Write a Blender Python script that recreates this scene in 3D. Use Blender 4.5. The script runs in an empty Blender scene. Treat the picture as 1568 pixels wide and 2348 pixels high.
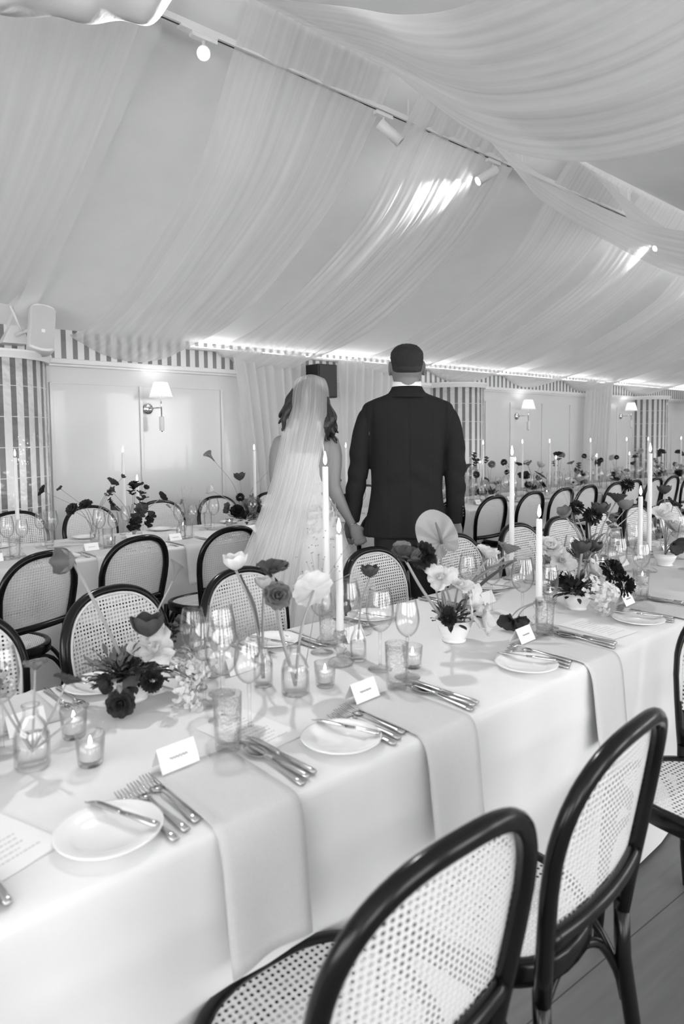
import bpy, math, random
from mathutils import Vector, Matrix, noise
PI = math.pi
sc = bpy.context.scene
COL = sc.collection
RND = random.Random(7)

# ---------------------------------------------------------------- camera
cam_d = bpy.data.cameras.new('camera'); cam = bpy.data.objects.new('camera', cam_d); COL.objects.link(cam)
cam_d.sensor_width = 36.0; cam_d.lens = 1545.0 / 2348.0 * 36.0
cam_d.shift_y = -79.0 / 2348.0
_r = Vector((0.75360053, -0.65722635, -0.01182204)); _u = Vector((0.04794868, 0.03702503, 0.99816335)); _f = Vector((0.65558154, 0.75278328, -0.05941522))
cam.matrix_world = Matrix(((_r.x, _u.x, -_f.x, 0.0), (_r.y, _u.y, -_f.y, 0.0), (_r.z, _u.z, -_f.z, 1.4), (0, 0, 0, 1)))
cam_d.clip_start = 0.05; cam_d.clip_end = 200
cam_d.dof.use_dof = True; cam_d.dof.focus_distance = 3.3; cam_d.dof.aperture_fstop = 3.6
sc.camera = cam
# ---------------------------------------------------------------- world, exposure, area lights
w = bpy.data.worlds.new('world'); sc.world = w; w.use_nodes = True
w.node_tree.nodes['Background'].inputs[0].default_value = (1, 1, 1, 1)
w.node_tree.nodes['Background'].inputs[1].default_value = 4.2
sc.view_settings.view_transform = 'Standard'; sc.view_settings.look = 'None'
sc.view_settings.gamma = 1.0; sc.view_settings.exposure = 0.82; sc.view_settings.use_curve_mapping = False
sc.cycles.max_bounces = 10; sc.cycles.transparent_max_bounces = 24; sc.cycles.diffuse_bounces = 5
sc.cycles.caustics_reflective = False; sc.cycles.caustics_refractive = False
sc.cycles.sample_clamp_indirect = 4.0

# ---------------------------------------------------------------- materials
MATS = {}
def nodes_of(m):
    m.use_nodes = True
    return m.node_tree.nodes, m.node_tree.links
def mat(name, g, rough=0.6, metal=0.0, bump=None, var=None, spec=0.5, coat=0.0, sheen=0.0, emit=0.0, trans=0.0, scale=(1, 1, 1)):
    """grey procedural principled material; bump=(scale,strength,dist) ; var=(scale,amount)"""
    m = bpy.data.materials.new(name); n, l = nodes_of(m)
    b = n['Principled BSDF']
    b.inputs['Base Color'].default_value = (g, g, g, 1); b.inputs['Roughness'].default_value = rough
    b.inputs['Metallic'].default_value = metal; b.inputs['Specular IOR Level'].default_value = spec
    b.inputs['Coat Weight'].default_value = coat; b.inputs['Sheen Weight'].default_value = sheen
    if emit:
        b.inputs['Emission Color'].default_value = (1, 1, 1, 1); b.inputs['Emission Strength'].default_value = emit
    tc = n.new('ShaderNodeTexCoord'); mp = n.new('ShaderNodeMapping'); mp.inputs['Scale'].default_value = scale
    l.new(tc.outputs['Object'], mp.inputs[0])
    nz = n.new('ShaderNodeTexNoise'); l.new(mp.outputs[0], nz.inputs['Vector'])
    s, a = var or (6.0, 0.04)
    nz.inputs['Scale'].default_value = s; nz.inputs['Detail'].default_value = 3
    mr = n.new('ShaderNodeMapRange'); mr.inputs[3].default_value = max(0, g * (1 - a)); mr.inputs[4].default_value = min(1, g * (1 + a))
    l.new(nz.outputs[0], mr.inputs[0]); l.new(mr.outputs[0], b.inputs['Base Color'])
    if bump:
        nb = n.new('ShaderNodeTexNoise'); nb.inputs['Scale'].default_value = bump[0]; nb.inputs['Detail'].default_value = 4
        l.new(mp.outputs[0], nb.inputs['Vector'])
        bp_ = n.new('ShaderNodeBump'); bp_.inputs['Strength'].default_value = bump[1]; bp_.inputs['Distance'].default_value = bump[2]
        l.new(nb.outputs[0], bp_.inputs['Height']); l.new(bp_.outputs[0], b.inputs['Normal'])
    if trans:
        out = n['Material Output']; tr = n.new('ShaderNodeBsdfTranslucent'); tr.inputs[0].default_value = (g, g, g, 1)
        mx = n.new('ShaderNodeMixShader'); mx.inputs[0].default_value = trans
        l.new(b.outputs[0], mx.inputs[1]); l.new(tr.outputs[0], mx.inputs[2]); l.new(mx.outputs[0], out.inputs[0])
    MATS[name] = m
    return m
def sheer(name, g, opac, stripe=(3.0, 60.0, 3.0), transl=0.5):
    m = bpy.data.materials.new(name); n, l = nodes_of(m); n.remove(n['Principled BSDF']); out = n['Material Output']
    tc = n.new('ShaderNodeTexCoord'); mp = n.new('ShaderNodeMapping'); mp.inputs['Scale'].default_value = stripe
    l.new(tc.outputs['UV'], mp.inputs[0])
    nz = n.new('ShaderNodeTexNoise'); nz.inputs['Scale'].default_value = 1.0; nz.inputs['Detail'].default_value = 5; l.new(mp.outputs[0], nz.inputs['Vector'])
    mr = n.new('ShaderNodeMapRange'); mr.inputs[1].default_value = 0.3; mr.inputs[2].default_value = 0.7
    mr.inputs[3].default_value = max(0, opac - 0.07); mr.inputs[4].default_value = min(1, opac + 0.07); l.new(nz.outputs[0], mr.inputs[0])
    bu = n.new('ShaderNodeBump'); bu.inputs['Strength'].default_value = 0.15; bu.inputs['Distance'].default_value = 0.01; l.new(nz.outputs[0], bu.inputs['Height'])
    d = n.new('ShaderNodeBsdfDiffuse'); d.inputs[0].default_value = (g, g, g, 1); l.new(bu.outputs[0], d.inputs['Normal'])
    t = n.new('ShaderNodeBsdfTranslucent'); t.inputs[0].default_value = (g, g, g, 1); l.new(bu.outputs[0], t.inputs['Normal'])
    m1 = n.new('ShaderNodeMixShader'); m1.inputs[0].default_value = transl; l.new(d.outputs[0], m1.inputs[1]); l.new(t.outputs[0], m1.inputs[2])
    tp = n.new('ShaderNodeBsdfTransparent'); m2 = n.new('ShaderNodeMixShader'); l.new(mr.outputs[0], m2.inputs[0])
    l.new(tp.outputs[0], m2.inputs[1]); l.new(m1.outputs[0], m2.inputs[2]); l.new(m2.outputs[0], out.inputs[0])
    MATS[name] = m
    return m
def glassmat(name, tint=0.995, edge=0.80, bump=0.0):
    m = bpy.data.materials.new(name); n, l = nodes_of(m); n.remove(n['Principled BSDF']); out = n['Material Output']
    tp = n.new('ShaderNodeBsdfTransparent'); gl = n.new('ShaderNodeBsdfGlossy'); gl.inputs['Roughness'].default_value = 0.03
    lw = n.new('ShaderNodeLayerWeight'); lw.inputs[0].default_value = 0.5
    cr = n.new('ShaderNodeValToRGB'); cr.color_ramp.elements[0].color = (tint, tint, tint, 1); cr.color_ramp.elements[1].color = (edge, edge, edge, 1)
    cr.color_ramp.elements[0].position = 0.35; cr.color_ramp.elements[1].position = 1.0
    l.new(lw.outputs['Facing'], cr.inputs[0]); l.new(cr.outputs[0], tp.inputs[0])
    fr = n.new('ShaderNodeMath'); fr.operation = 'POWER'; fr.inputs[1].default_value = 3.5; l.new(lw.outputs['Facing'], fr.inputs[0])
    mul = n.new('ShaderNodeMath'); mul.operation = 'MULTIPLY_ADD'; mul.inputs[1].default_value = 0.75; mul.inputs[2].default_value = 0.06
    l.new(fr.outputs[0], mul.inputs[0])
    mx = n.new('ShaderNodeMixShader'); l.new(mul.outputs[0], mx.inputs[0]); l.new(tp.outputs[0], mx.inputs[1]); l.new(gl.outputs[0], mx.inputs[2])
    l.new(mx.outputs[0], out.inputs[0])
    if bump:
        tc = n.new('ShaderNodeTexCoord'); vo = n.new('ShaderNodeTexVoronoi'); vo.inputs['Scale'].default_value = 150; l.new(tc.outputs['Object'], vo.inputs[0])
        b = n.new('ShaderNodeBump'); b.inputs['Strength'].default_value = bump; b.inputs['Distance'].default_value = 0.004
        l.new(vo.outputs[0], b.inputs['Height']); l.new(b.outputs[0], gl.inputs['Normal']); l.new(b.outputs[0], lw.inputs['Normal']); pass
    MATS[name] = m
    return m
def canemat(name, g):
    m = bpy.data.materials.new(name); n, l = nodes_of(m); b = n['Principled BSDF']; out = n['Material Output']
    b.inputs['Base Color'].default_value = (g, g, g, 1); b.inputs['Roughness'].default_value = 0.55
    tc = n.new('ShaderNodeTexCoord'); mp = n.new('ShaderNodeMapping'); P = 1 / 0.0125; mp.inputs['Scale'].default_value = (P, P, P)
    l.new(tc.outputs['UV'], mp.inputs[0])
    fr = n.new('ShaderNodeVectorMath'); fr.operation = 'FRACTION'; l.new(mp.outputs[0], fr.inputs[0])
    sb = n.new('ShaderNodeVectorMath'); sb.operation = 'SUBTRACT'; sb.inputs[1].default_value = (0.5, 0.5, 0); l.new(fr.outputs[0], sb.inputs[0])
    ml = n.new('ShaderNodeVectorMath'); ml.operation = 'MULTIPLY'; ml.inputs[1].default_value = (1, 1, 0); l.new(sb.outputs[0], ml.inputs[0])
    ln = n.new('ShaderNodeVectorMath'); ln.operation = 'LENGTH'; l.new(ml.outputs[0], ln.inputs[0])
    lt = n.new('ShaderNodeMath'); lt.operation = 'LESS_THAN'; lt.inputs[1].default_value = 0.22; l.new(ln.outputs['Value'], lt.inputs[0])
    bu = n.new('ShaderNodeBump'); bu.inputs['Strength'].default_value = 0.6; bu.inputs['Distance'].default_value = 0.003
    l.new(ln.outputs['Value'], bu.inputs['Height']); l.new(bu.outputs[0], b.inputs['Normal'])
    cr = n.new('ShaderNodeMapRange'); cr.inputs[1].default_value = 0.2; cr.inputs[2].default_value = 0.42; cr.inputs[3].default_value = g * 0.5; cr.inputs[4].default_value = g; l.new(ln.outputs['Value'], cr.inputs[0]); l.new(cr.outputs[0], b.inputs['Base Color'])  # strand shading painted into the colour: darker ring around each hole
    tp = n.new('ShaderNodeBsdfTransparent'); mx = n.new('ShaderNodeMixShader'); l.new(lt.outputs[0], mx.inputs[0])
    l.new(b.outputs[0], mx.inputs[1]); l.new(tp.outputs[0], mx.inputs[2]); l.new(mx.outputs[0], out.inputs[0])
    MATS[name] = m
    return m
def stripemat(name, axis, pitch, light, dark, rough=0.25, joint=0.0, cyl=None, wob=0.0):
    """glazed stripe tiles: stripes along one object axis, or around a cylinder (cyl=radius)"""
    m = bpy.data.materials.new(name); n, l = nodes_of(m); b = n['Principled BSDF']; b.inputs['Roughness'].default_value = rough
    tc = n.new('ShaderNodeTexCoord'); sp = n.new('ShaderNodeSeparateXYZ'); l.new(tc.outputs['Object'], sp.inputs[0])
    if cyl:
        at = n.new('ShaderNodeMath'); at.operation = 'ARCTAN2'; l.new(sp.outputs[1], at.inputs[0]); l.new(sp.outputs[0], at.inputs[1])
        sm = n.new('ShaderNodeMath'); sm.operation = 'MULTIPLY'; sm.inputs[1].default_value = cyl / pitch; l.new(at.outputs[0], sm.inputs[0])
    else:
        sm = n.new('ShaderNodeMath'); sm.operation = 'MULTIPLY'; sm.inputs[1].default_value = 1 / pitch; l.new(sp.outputs[axis], sm.inputs[0])
    fr = n.new('ShaderNodeMath'); fr.operation = 'FRACT'; l.new(sm.outputs[0], fr.inputs[0])
    gt = n.new('ShaderNodeMath'); gt.operation = 'GREATER_THAN'; gt.inputs[1].default_value = 0.57; l.new(fr.outputs[0], gt.inputs[0])
    nz = n.new('ShaderNodeTexNoise'); nz.inputs['Scale'].default_value = 14; nz.inputs['Detail'].default_value = 3; l.new(tc.outputs['Object'], nz.inputs[0])
    m1 = n.new('ShaderNodeMapRange'); m1.inputs[3].default_value = dark * 0.8; m1.inputs[4].default_value = dark * 1.25; l.new(nz.outputs[0], m1.inputs[0])
    mx = n.new('ShaderNodeMix'); mx.data_type = 'FLOAT'; l.new(gt.outputs[0], mx.inputs[0]); mx.inputs[2].default_value = light; l.new(m1.outputs[0], mx.inputs[3])
    last = mx.outputs[0]
    if joint:
        f2 = n.new('ShaderNodeMath'); f2.operation = 'MULTIPLY_ADD'; f2.inputs[1].default_value = 1 / 0.218; f2.inputs[2].default_value = -0.21; l.new(sp.outputs[2], f2.inputs[0])
        f3 = n.new('ShaderNodeMath'); f3.operation = 'FRACT'; l.new(f2.outputs[0], f3.inputs[0])
        f4 = n.new('ShaderNodeMath'); f4.operation = 'LESS_THAN'; f4.inputs[1].default_value = 0.022; l.new(f3.outputs[0], f4.inputs[0])
        m3 = n.new('ShaderNodeMix'); m3.data_type = 'FLOAT'; l.new(f4.outputs[0], m3.inputs[0]); l.new(last, m3.inputs[2]); m3.inputs[3].default_value = 0.75
        last = m3.outputs[0]
    l.new(last, b.inputs['Base Color'])
    if wob:
        n2 = n.new('ShaderNodeTexNoise'); n2.inputs['Scale'].default_value = 11; n2.inputs['Detail'].default_value = 2; l.new(tc.outputs['Object'], n2.inputs[0])
        bu = n.new('ShaderNodeBump'); bu.inputs['Strength'].default_value = wob; bu.inputs['Distance'].default_value = 0.03; l.new(n2.outputs[0], bu.inputs['Height']); l.new(bu.outputs[0], b.inputs['Normal'])
    MATS[name] = m
    return m
mat('paint', 0.78, 0.5); mat('panel_gloss', 0.68, 0.16, bump=(1.5, 0.06, 0.03), coat=0.3, var=(2, 0.02))
mat('ceiling_paint', 0.84, 0.9); mat('linen', 0.76, 0.9, bump=(900, 0.12, 0.0008)); mat('napkin_linen', 0.60, 0.95, bump=(700, 0.3, 0.001), var=(300, 0.08))
mat('dark_wood', 0.004, 0.2, bump=(40, 0.05, 0.002), var=(30, 0.3), spec=0.3, scale=(1, 1, 0.2))
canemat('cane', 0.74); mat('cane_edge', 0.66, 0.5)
mat('wax', 0.90, 0.45, trans=0.35); mat('wick', 0.02, 0.9); mat('flame', 1.0, 0.5, emit=9.0)
mat('steel', 0.62, 0.16, metal=1.0, bump=(25, 0.04, 0.002)); mat('china', 0.88, 0.12, coat=0.4); mat('card', 0.92, 0.7); mat('ink', 0.35, 0.8); mat('menu_paper', 0.84, 0.8)
glassmat('glass'); glassmat('cut_glass', 0.985, 0.72, bump=0.45); glassmat('water', 0.98, 0.82)
mat('white_metal', 0.80, 0.35); mat('black_cloth', 0.012, 0.5); mat('chrome', 0.65, 0.12, metal=1.0)
mat('speaker_grille', 0.50, 0.6); mat('lamp_glow', 1, 0.5, emit=30.0); mat('bulb_glow', 1, 0.5, emit=4.0); mat('cove_glow', 1, 0.5, emit=3.0); mat('dark_gap', 0.05, 0.8)
mat('suit', 0.019, 0.85, bump=(350, 0.35, 0.002), var=(500, 0.35), spec=0.15); mat('trousers', 0.012, 0.8, bump=(300, 0.2, 0.001))
mat('skin', 0.24, 0.5, bump=(120, 0.08, 0.001), var=(20, 0.06)); mat('groom_skin', 0.19, 0.5, bump=(120, 0.08, 0.001), var=(20, 0.06))
mat('short_hair', 0.012, 0.7, bump=(260, 0.9, 0.004), var=(180, 0.7)); mat('long_hair', 0.016, 0.4, bump=(60, 0.8, 0.006), var=(60, 0.6), scale=(1, 1, 0.25))
mat('shirt', 0.9, 0.7); mat('lace', 0.72, 0.9, bump=(55, 1.0, 0.006), var=(45, 0.16)); mat('tulle', 0.74, 0.95, bump=(20, 0.25, 0.004), var=(12, 0.05))
mat('shoe_leather', 0.01, 0.3)
sheer('drape', 0.90, 0.66, (1.0, 26.0, 1.0)); sheer('window_sheer', 0.84, 0.80, (24.0, 1.0, 1.0)); sheer('veil', 0.92, 0.44, (34.0, 1.0, 1.0), 0.45)
for nm, g in (('petal_white', 0.74), ('petal_pale', 0.55), ('petal_grey', 0.22), ('petal_dark', 0.06), ('petal_black', 0.014)):
    mat(nm, g, 0.6, bump=(60, 0.25, 0.003), var=(45, 0.22), trans=0.25)
mat('stem_light', 0.36, 0.5, var=(20, 0.2), trans=0.1); mat('leaf_green', 0.15, 0.45, var=(30, 0.3), trans=0.2); mat('leaf_dark', 0.035, 0.5, var=(30, 0.4), trans=0.1)
mat('spathe', 0.30, 0.3, bump=(30, 0.4, 0.004), var=(25, 0.15), trans=0.15); mat('hair_fade', 0.028, 0.8, bump=(300, 0.8, 0.002), var=(260, 0.5)); mat('pollen', 0.02, 0.9, bump=(200, 1.0, 0.003)); mat('bunched_cloth', 0.62, 0.95, bump=(9, 0.4, 0.02)); mat('shade_pleat', 0.85, 0.8, trans=0.6, emit=0.1)

def floor_mat():
    m = bpy.data.materials.new('wood_floor'); n, l = nodes_of(m); b = n['Principled BSDF']; b.inputs['Roughness'].default_value = 0.45
    tc = n.new('ShaderNodeTexCoord'); mp = n.new('ShaderNodeMapping'); mp.inputs['Rotation'].default_value = (0, 0, math.radians(4)); l.new(tc.outputs['Object'], mp.inputs[0])
    br = n.new('ShaderNodeTexBrick'); l.new(mp.outputs[0], br.inputs[0]); br.inputs['Scale'].default_value = 1.0; br.inputs['Brick Width'].default_value = 2.2; br.inputs['Row Height'].default_value = 0.24
    br.inputs['Mortar Size'].default_value = 0.002; br.inputs['Color1'].default_value = (0.155,) * 3 + (1,); br.inputs['Color2'].default_value = (0.12,) * 3 + (1,); br.inputs['Mortar'].default_value = (0.04,) * 3 + (1,)
    m2 = n.new('ShaderNodeMapping'); m2.inputs['Scale'].default_value = (1.2, 14, 1); l.new(mp.outputs[0], m2.inputs[0])
    nz = n.new('ShaderNodeTexNoise'); nz.inputs['Scale'].default_value = 3; nz.inputs['Detail'].default_value = 8; l.new(m2.outputs[0], nz.inputs[0])
    mr = n.new('ShaderNodeMapRange'); mr.inputs[3].default_value = 0.7; mr.inputs[4].default_value = 1.3; l.new(nz.outputs[0], mr.inputs[0])
    mx = n.new('ShaderNodeMix'); mx.data_type = 'RGBA'; mx.blend_type = 'MULTIPLY'; mx.inputs[0].default_value = 1; l.new(br.outputs[0], mx.inputs[6]); l.new(mr.outputs[0], mx.inputs[7]); l.new(mx.outputs[2], b.inputs[0])
    MATS['wood_floor'] = m
floor_mat()
stripemat('stripe_band', 0, 0.0905, 0.76, 0.20, joint=0)
stripemat('stripe_tiles', 0, 0.0905, 0.72, 0.19, rough=0.08, joint=1, cyl=0.4, wob=0.9)

# ---------------------------------------------------------------- mesh builder
class MB:
    def __init__(s): s.v = []; s.f = []; s.uv = None
    def add(s, vs, fs):
        o = len(s.v); s.v += [tuple(p) for p in vs]; s.f += [tuple(i + o for i in f) for f in fs]; return s
    def box(s, x0, x1, y0, y1, z0, z1):
        vs = [(x, y, z) for x in (x0, x1) for y in (y0, y1) for z in (z0, z1)]
        return s.add(vs, [(0, 1, 3, 2), (4, 6, 7, 5), (0, 4, 5, 1), (2, 3, 7, 6), (0, 2, 6, 4), (1, 5, 7, 3)])
    def rings(s, rings, close=True, cap=True):
        n = len(rings[0]); vs = [p for r in rings for p in r]; fs = []
        for i in range(len(rings) - 1):
            for j in range(n if close else n - 1):
                a = i * n + j; b = i * n + (j + 1) % n
                fs.append((a, b, b + n, a + n))
        if cap and close:
            fs.append(tuple(range(n))[::-1]); fs.append(tuple((len(rings) - 1) * n + j for j in range(n)))
        return s.add(vs, fs)
    def tube(s, pts, rad, n=10, flat=1.0, cap=True):
        pts = [Vector(p) for p in pts]; R = rad if isinstance(rad, (list, tuple)) else [rad] * len(pts)
        rings = []; up = None
        for i, p in enumerate(pts):
            t = (pts[min(i + 1, len(pts) - 1)] - pts[max(i - 1, 0)])
            t = t.normalized() if t.length > 1e-9 else Vector((0, 0, 1))
            if up is None:
                up = Vector((0, 0, 1)) if abs(t.z) < 0.9 else Vector((1, 0, 0))
            a = t.cross(up); a = a.normalized() if a.length > 1e-6 else Vector((1, 0, 0)); up = a.cross(t).normalized()
            rings.append([p + a * (math.cos(q) * R[i]) + up * (math.sin(q) * R[i] * flat) for q in [2 * PI * k / n for k in range(n)]])
        return s.rings(rings, True, cap)
    def lathe(s, prof, n=24, c=(0, 0, 0), cap=True):
        return s.rings([[(c[0] + r * math.cos(2 * PI * k / n), c[1] + r * math.sin(2 * PI * k / n), c[2] + z) for k in range(n)] for r, z in prof], True, cap)
    def grid(s, fn, nu, nv, uvf=None):
        o = len(s.v)
        for i in range(nu + 1):
            for j in range(nv + 1):
                s.v.append(tuple(fn(i / nu, j / nv)))
                if uvf is not None:
                    if s.uv is None: s.uv = {}
                    s.uv[len(s.v) - 1] = uvf(i / nu, j / nv)
        for i in range(nu):
            for j in range(nv):
                a = o + i * (nv + 1) + j; s.f.append((a, a + nv + 1, a + nv + 2, a + 1))
        return s
    def ball(s, c, r, nu=10, nv=8):
        if not isinstance(r, (tuple, list)): r = (r, r, r)
        return s.rings([[(c[0] + r[0] * math.sin(PI * i / nv) * math.cos(2 * PI * k / nu), c[1] + r[1] * math.sin(PI * i / nv) * math.sin(2 * PI * k / nu), c[2] + r[2] * math.cos(PI * i / nv)) for k in range(nu)]
                        for i in [0.02] + list(range(1, nv)) + [nv - 0.02]])
    def xf(s, M):
        s.v = [tuple(M @ Vector(p)) for p in s.v]; return s
    def merge(s, o, M=None):
        return s.add([tuple(M @ Vector(p)) for p in o.v] if M else o.v, o.f)
    def mesh(s, name, m, smooth=True):
        me = bpy.data.meshes.new(name); me.from_pydata(s.v, [], s.f); me.update()
        if s.uv:
            ul = me.uv_layers.new(name='UVMap')
            for lp in me.loops: ul.data[lp.index].uv = s.uv.get(lp.vertex_index, (0, 0))
        if smooth: me.polygons.foreach_set('use_smooth', [True] * len(me.polygons))
        me.materials.append(MATS[m]); return me
    def build(s, name, m, parent=None, smooth=True, solid=0.0, bevel=0.0, sub=0, auto=None):
        o = bpy.data.objects.new(name, s.mesh(name, m, smooth)); COL.objects.link(o)
        if parent: o.parent = parent
        if bevel:
            b = o.modifiers.new('b', 'BEVEL'); b.width = bevel; b.segments = 2; b.limit_method = 'ANGLE'
        if solid:
            d = o.modifiers.new('s', 'SOLIDIFY'); d.thickness = solid; d.offset = 0
        if sub:
            d = o.modifiers.new('u', 'SUBSURF'); d.levels = sub; d.render_levels = sub
        return o
def tag(o, label, cat, group=None, kind=None):
    if label: o['label'] = label
    if cat: o['category'] = cat
    if group: o['group'] = group
    if kind: o['kind'] = kind
    return o
def struct(o): o['kind'] = 'structure'; return o
def empty(name, loc=(0, 0, 0), rz=0.0):
    o = bpy.data.objects.new(name, None); COL.objects.link(o); o.location = loc; o.rotation_euler = (0, 0, rz); o.empty_display_size = 0.05; return o
def dup(root, loc, rz=0.0, scale=1.0):
    def cp(o, par):
        c = o.copy(); COL.objects.link(c)
        if par: c.parent = par
        for ch in o.children: cp(ch, c)
        return c
    c = cp(root, None); c.location = loc; c.rotation_euler = (0, 0, rz)
    if scale != 1.0: c.scale = (scale,) * 3
    for k in ('label', 'group'):
        if k in c: del c[k]
    return c
class Proto:
    """first use moves the source itself, later uses copy it"""
    def __init__(s, root): s.r = root; s.used = False
    def put(s, loc, rz, label, group=None, scale=1.0):
        if not s.used:
            s.used = True; o = s.r; o.location = loc; o.rotation_euler = (0, 0, rz)
            if scale != 1.0: o.scale = (scale,) * 3
        else: o = dup(s.r, loc, rz, scale); o['category'] = s.r['category']
        o['label'] = label
        if group: o['group'] = group
        elif 'group' in o: del o['group']
        return o
def catmull(pts, n):
    """n+1 samples on a Catmull-Rom curve through tuples"""
    pts = [tuple(map(float, p)) for p in pts]; P = [tuple(2 * a - b for a, b in zip(pts[0], pts[1]))] + pts + [tuple(2 * a - b for a, b in zip(pts[-1], pts[-2]))]
    out = []; m = len(pts) - 1
    for k in range(n + 1):
        t = k / n * m; i = min(int(t), m - 1); t -= i
        p0, p1, p2, p3 = P[i:i + 4]
        out.append(tuple(0.5 * (2 * b + (c - a) * t + (2 * a - 5 * b + 4 * c - d) * t * t + (3 * b - a - 3 * c + d) * t ** 3) for a, b, c, d in zip(p0, p1, p2, p3)))
    return out
def fnoise(x, y=0.0, z=0.0): return noise.noise(Vector((x, y, z)))
ORD = ['first', 'second', 'third', 'fourth', 'fifth', 'sixth', 'seventh', 'eighth', 'ninth', 'tenth', 'eleventh', 'twelfth', 'thirteenth', 'fourteenth', 'fifteenth', 'sixteenth', 'seventeenth', 'eighteenth', 'nineteenth', 'twentieth', 'twenty-first', 'twenty-second', 'twenty-third', 'twenty-fourth']
# ---------------------------------------------------------------- the setting
WY = 5.5            # face of the long panelled wall
struct(MB().box(-4, 17, -4, 6, -0.1, 0).build('floor', 'wood_floor', smooth=False))
struct(MB().box(-4, 17, WY, WY + 0.15, 0, 2.5).build('wall_back', 'panel_gloss', smooth=False))
struct(MB().box(16.8, 17, -4, WY, 0, 3.4).build('wall_right', 'paint', smooth=False))
m = MB(); m.box(-4, 17, -3.75, -3.6, 2.45, 3.4); m.box(-4, 17, -3.75, -3.6, 0, 0.7)      # unseen wall added behind the camera, openings shaped for contrast in the light
for x in range(-4, 18, 3): m.box(x, x + 0.9, -3.75, -3.6, 0.7, 2.45)
struct(m.build('wall_front', 'paint', smooth=False))
m = MB(); m.box(-4, -3.85, -3.6, -2.2, 0, 3.6); m.box(-4, -3.85, 2.6, WY, 0, 3.6); m.box(-4, -3.85, -2.2, 2.6, 2.5, 3.6); m.box(-4, -3.85, -2.2, 2.6, 0, 1.1)  # unseen side wall, added with its opening sized for the light
struct(m.build('wall_left', 'paint', smooth=False))
RY, RZ = 2.88, 3.60
def ceil_z(y): return RZ + (y - RY) * (2.29 - RZ) / (WY - RY) if y > RY else RZ - (RY - y) * 0.12
cm = MB()
cm.add([(-4, WY + 0.1, 2.24), (17, WY + 0.1, 2.24), (17, RY, RZ), (-4, RY, RZ), (17, -4, ceil_z(-4)), (-4, -4, ceil_z(-4))], [(0, 1, 2, 3), (3, 2, 4, 5)])
ce = cm.build('ceiling', 'ceiling_paint', smooth=False, solid=0.04); struct(ce)
# striped frieze band, mouldings
b = MB().box(-4, 17, WY - 0.012, WY + 0.02, 2.045, 2.30).build('trim_1', 'stripe_band', smooth=False); struct(b)
t = MB(); t.box(-4, 17, WY - 0.05, WY, 2.005, 2.045); t.box(-4, 17, WY - 0.035, WY, 1.985, 2.005); struct(t.build('trim_2', 'paint', smooth=False, bevel=0.006))
struct(MB().box(-4, 17, WY - 0.02, WY, 0, 0.14).build('baseboard_back', 'paint', smooth=False))
# panel mouldings on the wall: shallow rails and stiles
n = 3
for x in (1.775, 2.515, 3.31, 4.42, 5.6, 7.32, 7.88, 8.66, 9.42, 9.9, 10.9, 11.6, 13.0, 14.2, 15.4):
    struct(MB().box(x - 0.014, x + 0.014, WY - 0.014, WY, 0.25, 1.86).build('trim_%d' % n, 'panel_gloss', smooth=False, bevel=0.004)); n += 1
for (x0, x1) in ((1.775, 3.31), (4.42, 5.6), (7.32, 9.42), (9.9, 11.6), (13.0, 15.4)):
    struct(MB().box(x0, x1, WY - 0.010, WY, 1.852, 1.862).build('trim_%d' % n, 'panel_gloss', smooth=False)); n += 1
# rounded pilasters faced with glazed stripe tiles
for i, xc in enumerate((1.33, 6.63, 11.84)):
    o = MB().rings([[(0.4 * math.cos(a), 0.4 * math.sin(a), z) for a in [2 * PI * k / 64 for k in range(64)]] for z in (0, 1.99)]).build('trim_%d' % n, 'stripe_tiles'); o.location = (xc, WY, 0); struct(o); n += 1
    o = MB().lathe([(0.40, 1.985), (0.42, 1.985), (0.425, 2.0), (0.44, 2.03), (0.44, 2.045), (0.40, 2.045)], 64).build('trim_%d' % n, 'paint', smooth=False); o.location = (xc, WY, 0); struct(o); n += 1
# rafters under the ceiling slope
for i, (x0, x1) in enumerate(((1.47, 1.60), (10.5, 10.65))):
    m = MB(); d = 0.07
    m.add([(x, y, z) for x in (x0, x1) for (y, z) in ((WY, ceil_z(WY) - 0.02), (WY, ceil_z(WY) - d), (RY, RZ - d), (RY, RZ - 0.02))], [(0, 1, 2, 3), (7, 6, 5, 4), (1, 5, 6, 2), (0, 4, 5, 1), (3, 2, 6, 7)])
    struct(m.build('trim_%d' % n, 'ceiling_paint', smooth=False)); n += 1
# cove light strip on the cornice
cv = empty('cove_light', (0, WY - 0.08, 2.20))
MB().box(2.95, 16, 0.0, 0.065, 0, 0.02).build('channel', 'white_metal', cv, smooth=False)
MB().box(2.97, 15.98, 0.012, 0.05, 0.0205, 0.026).build('light_strip', 'cove_glow', cv, smooth=False)
tag(cv, 'glowing cove light strip along the eave above the striped frieze', 'light strip')

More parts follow.
